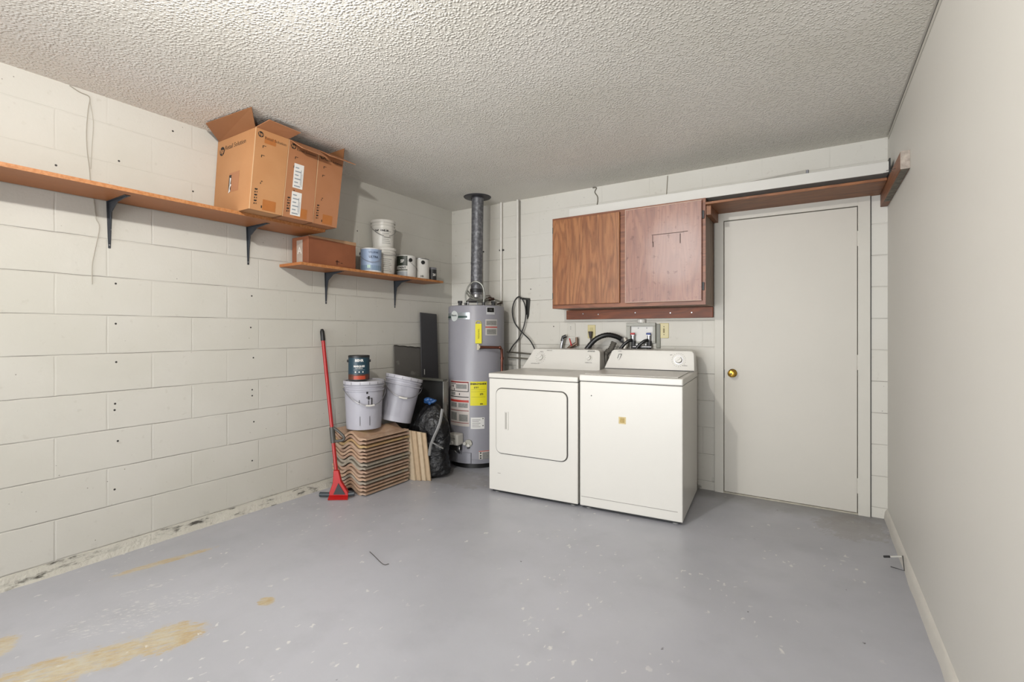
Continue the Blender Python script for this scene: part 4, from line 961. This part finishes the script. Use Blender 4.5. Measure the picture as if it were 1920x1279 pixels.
# flat slabs leaning at the end of the stack
M_slab = [plain(0xd2bda0, .8, var=.1, scale=25, bump=.15), plain(0xc8af90, .8, var=.1, scale=22, bump=.15)]
for i, lab in enumerate(('tan slab standing nearest the roof tile stack', 'second tan slab from the roof tile stack, standing on edge', 'third tan slab from the roof tile stack, standing on edge', 'outermost tan slab, next to the black bag')):
    y0 = 2.856 + i * .020; lean = -.022
    x1 = (-2.722, -2.682, -2.646, -2.612)[i]; x0 = x1 - .30; hh = .405 - .006 * i; th = .0175 if i < 3 else .013
    m = MB().hexa([(x0, y0, .001), (x1, y0, .001), (x1, y0 + th, .001), (x0, y0 + th, .001), (x0 - .03, y0 + lean, hh), (x1 - .035, y0 + lean, hh), (x1 - .035, y0 + lean + th, hh), (x0 - .03, y0 + lean + th, hh)])
    single('stone_slab', m, M_slab[i % 2], lab, 'slab', (x1, y0, 0), 'tan slabs leaning by the tile stack', bevel=.002)

# ------------------------------------------------------------------ five gallon buckets and can
M_bucket = plain(0xb9b8c2, .38, var=.03, scale=7)
def bucket(label, loc, tilt=0, tdir=0, marks=False, open_=False):
    T = Thing('plastic_bucket', label, 'bucket', loc)
    if tilt: T.o.rotation_euler = (Matrix.Rotation(tilt, 3, Vector((math.cos(tdir), math.sin(tdir), 0)))).to_euler()
    r0, r1, h = .130, .149, .368
    T.part('bucket_body', MB().lathe([(0, .004), (r0 - .012, .004), (r0 - .008, 0), (r0, .002), (r0 + .012, .29), (r0 + .022, .292), (r0 + .022, .300), (r0 + .012, .302), (r0 + .014, .322), (r0 + .022, .324), (r0 + .022, .331), (r0 + .014, .333), (r1 - .004, .350), (r1 - .006, .352)], n=56, caps=False), M_bucket)
    lid = T.part('lid', MB().lathe([(0, .358), (r1 - .016, .358), (r1 - .013, .366), (r1 + .001, .367), (r1 + .004, .362), (r1 + .004, .342), (r1 - .001, .340), (r1 - .001, .3525), (0, .3525)], n=56, caps=False), plain(0xc4c3cb, .4))
    tabs = MB()
    for i in range(14):
        a = 2 * math.pi * i / 14; tabs.add(*(lambda q: (q.v, q.f))(MB().arcpatch((0, 0), r1 + .0042, a, a + .015, .341, .361, .001, 2)))
    T.part('lid_slots', tabs, M_gap, lid)
    return T
b1 = bucket('lidded grey plastic bucket with black scribbles standing upright on the tile stack', (-2.955, 2.538, STK))
a = toward(-2.955, 2.538)
handle(b1, (0, 0), .152, .31, .125, a + .28, rt=.003)
for (da, z0, dz, rr) in ((.12, .285, -.012, 3), (.2, .25, -.02, 3), (.32, .235, .006, 4), (.38, .225, -.04, 2), (.22, .215, -.03, 1), (-.25, .22, -.025, 1), (.12, .245, -.004, 5)):
    b1.part('marker_stroke', MB().arcpatch((0, 0), .1422, a + da, a + da + .03 * rr, z0 + dz, z0 + abs(dz) * .3, .0008, 4), M_ink)
for da in (-.22, .30): b1.part('marker_stroke', MB().arcpatch((0, 0), .1355, a + da, a + da + .02, .035, .105, .0012, 2), M_ink)
b2 = bucket('lidded grey plastic bucket wrapped in clear film, tilted at the end of the tile stack', (-2.905, 2.812, STK + .012), R(-14), R(-20))
handle(b2, (0, 0), .152, .31, .115, toward(-2.9, 2.8) + .12, rt=.003)
k = N('clear_film', .12); k.color(0xffffff); k.b.inputs['Transmission Weight'].default_value = 1; k.b.inputs['IOR'].default_value = 1.1; k.b.inputs['Alpha'].default_value = .35; k.bump(k.noise(22, 4), .8, .01)
film = MB(); aa = toward(-2.9, 2.8)
n_, m_ = 26, 14; vs = []; fs = []
for j in range(m_ + 1):
    for i in range(n_ + 1):
        a_ = aa - 1.5 + 1.7 * i / n_; z = .04 + .25 * j / m_; rr = .133 + .012 * z / .29 + .004 + .004 * noise.noise(Vector((i * .5, j * .5, 3)))
        vs.append((rr * math.cos(a_), rr * math.sin(a_), z))
for j in range(m_):
    for i in range(n_): q = j * (n_ + 1) + i; fs.append((q, q + 1, q + n_ + 2, q + n_ + 1))
b2.part('plastic_film', film.add(vs, fs), k.m, label='crumpled clear plastic film')

M_navy = plain(0x1f4252, .4, var=.12, scale=25)
T, a = paint_can('dark teal paint can with orange-red base label standing on the upright bucket', -2.985, 2.515, STK + .3695, .079, .185,
    [('label', -1.5, 1.5, .24, .95, M_navy), ('label', -1.5, 1.5, .03, .24, plain(0x6d3a26, .45, var=.6, scale=40)), ('label', -.55, .6, .03, .18, plain(0xc0482a, .45))], plain(0x343a3c, .4), rim=M_dark, a=toward(-2.985, 2.515) + .02)
T.part('top_band', MB().lathe([(.0797, .172), (.0797, .1855), (.077, .187)], n=44, caps=False), M_black)
for s_ in (-1, 1): T.part('ear', MB().cyl((math.cos(a + s_ * 1.5) * .076, math.sin(a + s_ * 1.5) * .076, .145), (math.cos(a + s_ * 1.5) * .088, math.sin(a + s_ * 1.5) * .088, .145), .010, 12), M_dark)
T.part('label_print', text_arc('BEHR', .026, (0, 0), .0787, a, .150, bold=.0012), M_sticker)
T.part('label_print', text_arc('MARQUEE', .018, (0, 0), .0787, a, .106, bold=.001), M_sticker)
T.part('label_print', text_arc('INTERIOR', .012, (0, 0), .0787, a, .090), M_sticker)
T.part('label_print', MB().arcpatch((0, 0), .0786, a - .55, a + .55, .078, .0795, .0006, 10), plain(0xa9b6ba, .5))
mm = MB()
for s_ in (-.35, 0, .35): mm.add(*(lambda q: (q.v, q.f))(MB().arcpatch((0, 0), .0786, a + s_ - .06, a + s_ + .06, .058, .068, .0006, 4)))
T.part('label_print', mm, M_sticker)

# ------------------------------------------------------------------ red scraper leaning on the wall
foot = Vector((-2.915, 2.27, .045)); top = Vector((LW + .018, 2.318, 1.222)); ax = (top - foot).normalized()
sc = Thing('floor_scraper', 'long red-handled floor scraper leaning against the block wall beside the tile stack', 'scraper', (foot.x, foot.y, 0))
def on(t): return foot + (top - foot) * t
sc.part('shaft', MB().tube([on(.10), on(.5), on(.935)], .0135, 14), plain(0xb01c1c, .3), world=True)
sc.part('top_grip', MB().tube([on(.925), on(.93), on(.985), on(1.0)], .016, 14, radii=[.0145, .0165, .016, .009]), M_black, world=True)
vd = Vector((.846, .533, 0)); vn = Vector((.533, -.846, 0)) # screen-right direction and toward-camera direction at the shaft
g0 = on(.335)
sc.part('d_grip', MB().tube(smooth_path([g0 + ax * .05 - vd * .01, g0 + ax * .055 + vd * .012, g0 + ax * .0 + vd * .075, g0 - ax * .03 + vd * .078, g0 - ax * .04 + vd * .045, g0 - ax * .042 - vd * .0], 5), .010, 10).cyl(g0 - ax * .055, g0 + ax * .06, .0185, 16), plain(0x55534f, .45, .2), world=True, label='grey side grip')
hd_ = foot
def pp(a_, z_, d_=0): return Vector((hd_.x, hd_.y, 0)) + vd * a_ + Vector((0, 0, z_)) - Vector((0.02, 0, 0)) * (z_ * 4) + vn * d_
poly = [(-.02, .20), (.015, .20), (.03, .12), (.075, .045), (.078, .02), (-.062, .02), (-.06, .04), (-.03, .11)]
m = MB(); nn = len(poly)
m.add([pp(a_, z_, .016) for a_, z_ in poly] + [pp(a_, z_, -.014) for a_, z_ in poly], [tuple(range(nn)), tuple(range(nn, 2 * nn))[::-1]] + [(i, (i + 1) % nn, nn + (i + 1) % nn, nn + i) for i in range(nn)])
hdp = sc.part('head', m, M_red, world=True, bevel=.004)
tri = [(.012, .11), (.058, .03), (-.028, .03)]
m = MB().add([pp(a_, z_, .020) for a_, z_ in tri] + [pp(a_, z_, .015) for a_, z_ in tri], [(0, 1, 2), (5, 4, 3), (0, 3, 4, 1), (1, 4, 5, 2), (2, 5, 3, 0)])
sc.part('head_insert', m, M_dark, hdp, world=True)
sc.part('roller', MB().cyl(pp(-.135, .022, -.01), pp(-.055, .024, .0), .017, 16).cyl(pp(.07, .026, -.0), pp(.115, .028, -.01), .015, 16), plain(0x3c444a, .35), world=True, label='dark rubber side rollers')
sc.part('blade', MB().slab([pp(-.055, .002, .055), pp(.085, .002, .05), pp(.075, .016, .01), pp(-.06, .016, .01)], .008), M_red, world=True)

# ------------------------------------------------------------------ sheets, framed panel, bag
k = N('scuffed_grey_sheet', .6, .2)
k.color(k.mix(k.math('MULTIPLY', k.step(k.noise(7, 5), .58, .7), .45), k.mix(k.noise(4, 5), 0x67645f, 0x7b7873), 0xb5b2ab)); k.bump(k.noise(20, 4), .2, .005)
m = MB().hexa([(LW + .050, 3.06, .001), (LW + .060, 3.06, .001), (LW + .060, 3.40, .001), (LW + .050, 3.40, .001), (LW + .018, 3.05, 1.076), (LW + .028, 3.05, 1.076), (LW + .028, 3.39, 1.045), (LW + .018, 3.39, 1.045)])
gs = Thing('grey_sheet', 'short scuffed grey sheet with a curled top edge leaning on the block wall', 'sheet', (LW + .05, 3.2, 0))
gs.part('sheet', m, k.m, world=True)
gs.part('curled_edge', MB().tube(smooth_path([(LW + .026, 3.05 + i * .034, 1.08 - .0031 * i + .002 * math.sin(i * 2.2)) for i in range(11)], 3), .006, 6), plain(0x4d4a46, .5, .3), world=True)
tb = Thing('dark_board', 'tall narrow charcoal board standing against the wall near the corner', 'board', (LW + .04, 3.49, 0))
tb.part('board', MB().hexa([(LW + .068, 3.385, .001), (LW + .080, 3.385, .001), (LW + .080, 3.62, .001), (LW + .068, 3.62, .001), (LW + .03, 3.372, 1.385), (LW + .042, 3.372, 1.385), (LW + .042, 3.60, 1.375), (LW + .03, 3.60, 1.375)]), plain(0x4c4b4e, .5, var=.04, scale=10, bump=.05), world=True)
tb.part('paper_tab', MB().box((LW + .083, 3.378, .80), (LW + .085, 3.384, .85)), M_sticker, world=True)
fp = Thing('framed_panel', 'black framed panel with grey metal rim standing behind the garbage bag', 'panel', (-2.92, 3.22, 0))
fp.part('panel', MB().box((-3.10, 3.195, .02), (-2.715, 3.225, .775)), plain(0x262626, .6, var=.1), world=True)
fp.part('frame', MB().box((-3.11, 3.17, .775), (-2.70, 3.235, .792)).box((-3.11, 3.185, .0), (-3.10, 3.23, .775)), plain(0x77776f, .4, .5), world=True, bevel=.002)
fp.part('side_rim', MB().box((-2.7145, 3.185, .0), (-2.703, 3.23, .774)), plain(0x9c9c98, .3, .6), world=True, bevel=.002, label='silver side rim')

k = N('black_bag_plastic', .24); k.color(k.mix(k.noise(6, 4), 0x0b0b0d, 0x17171a))
k.bump(k.math('ADD', k.noise(9, 6, rough=.6, dist=1.5), k.math('MULTIPLY', k.voro(14), .5)), .9, .03)
bg = Thing('garbage_bag', 'crumpled black garbage bag tied with blue at the top, beside the heater', 'bag', (-2.765, 3.05, 0))
vs = []; fs = []; n_, m_ = 72, 56
for j in range(m_ + 1):
    t_ = j / m_; z = .002 + .60 * t_
    rx = .205 * (1 - .05 * t_) * min(1, (t_ * 9 + .62)) * (1 if t_ < .55 else max(.10, math.cos((t_ - .55) / .45 * 1.45) ** .7))
    ry = min(rx * .66, .12)
    for i in range(n_):
        a_ = 2 * math.pi * i / n_; q = Vector((math.cos(a_) * 2.2, math.sin(a_) * 2.2, t_ * 5))
        f = 1 + .10 * noise.noise(q) + .07 * abs(noise.noise(q * 2.7)) + .035 * noise.noise(Vector((a_ * 9 if a_ < 3.14 else (6.283 - a_) * 9, t_ * 3, 1)))
        y_ = min(.128, max(-.128, ry * f * math.sin(a_) * 1.05))
        vs.append((rx * f * math.cos(a_) + (.0 if t_ < .5 else .12 * (t_ - .5)), y_ , z))
for j in range(m_):
    for i in range(n_): i2 = (i + 1) % n_; fs.append((j * n_ + i, j * n_ + i2, (j + 1) * n_ + i2, (j + 1) * n_ + i))
fs += [tuple(range(n_))[::-1], tuple(range(m_ * n_, (m_ + 1) * n_))]
bg.part('bag_body', MB().add(vs, fs), k.m, ang=180)
vs = []
m = MB().sphere((0, 0, 0), .042, 24, (1.2, .7, .6)).xf(lambda p: p * (1 + .8 * noise.noise(p * 45)) + Vector((.055, -.03, .625)))
bg.part('blue_top', m, plain(0x2d5a94, .3, var=.3, scale=40), ang=180, label='bright blue gathered top')
bg.part('strap', MB().tube(smooth_path([(.25, -.10, .585), (.235, -.115, .47), (.195, -.14, .36), (.17, -.15, .29), (.155, -.15, .21)], 6), .011, 8, flat=.3), plain(0x8b8a88, .4, var=.2), label='grey strap hanging down its front')
bg.part('strap', MB().tube(smooth_path([(.18, -.145, .32), (.215, -.13, .30), (.26, -.10, .27)], 5), .006, 6, flat=.4), plain(0x6b6a68, .4, var=.2))
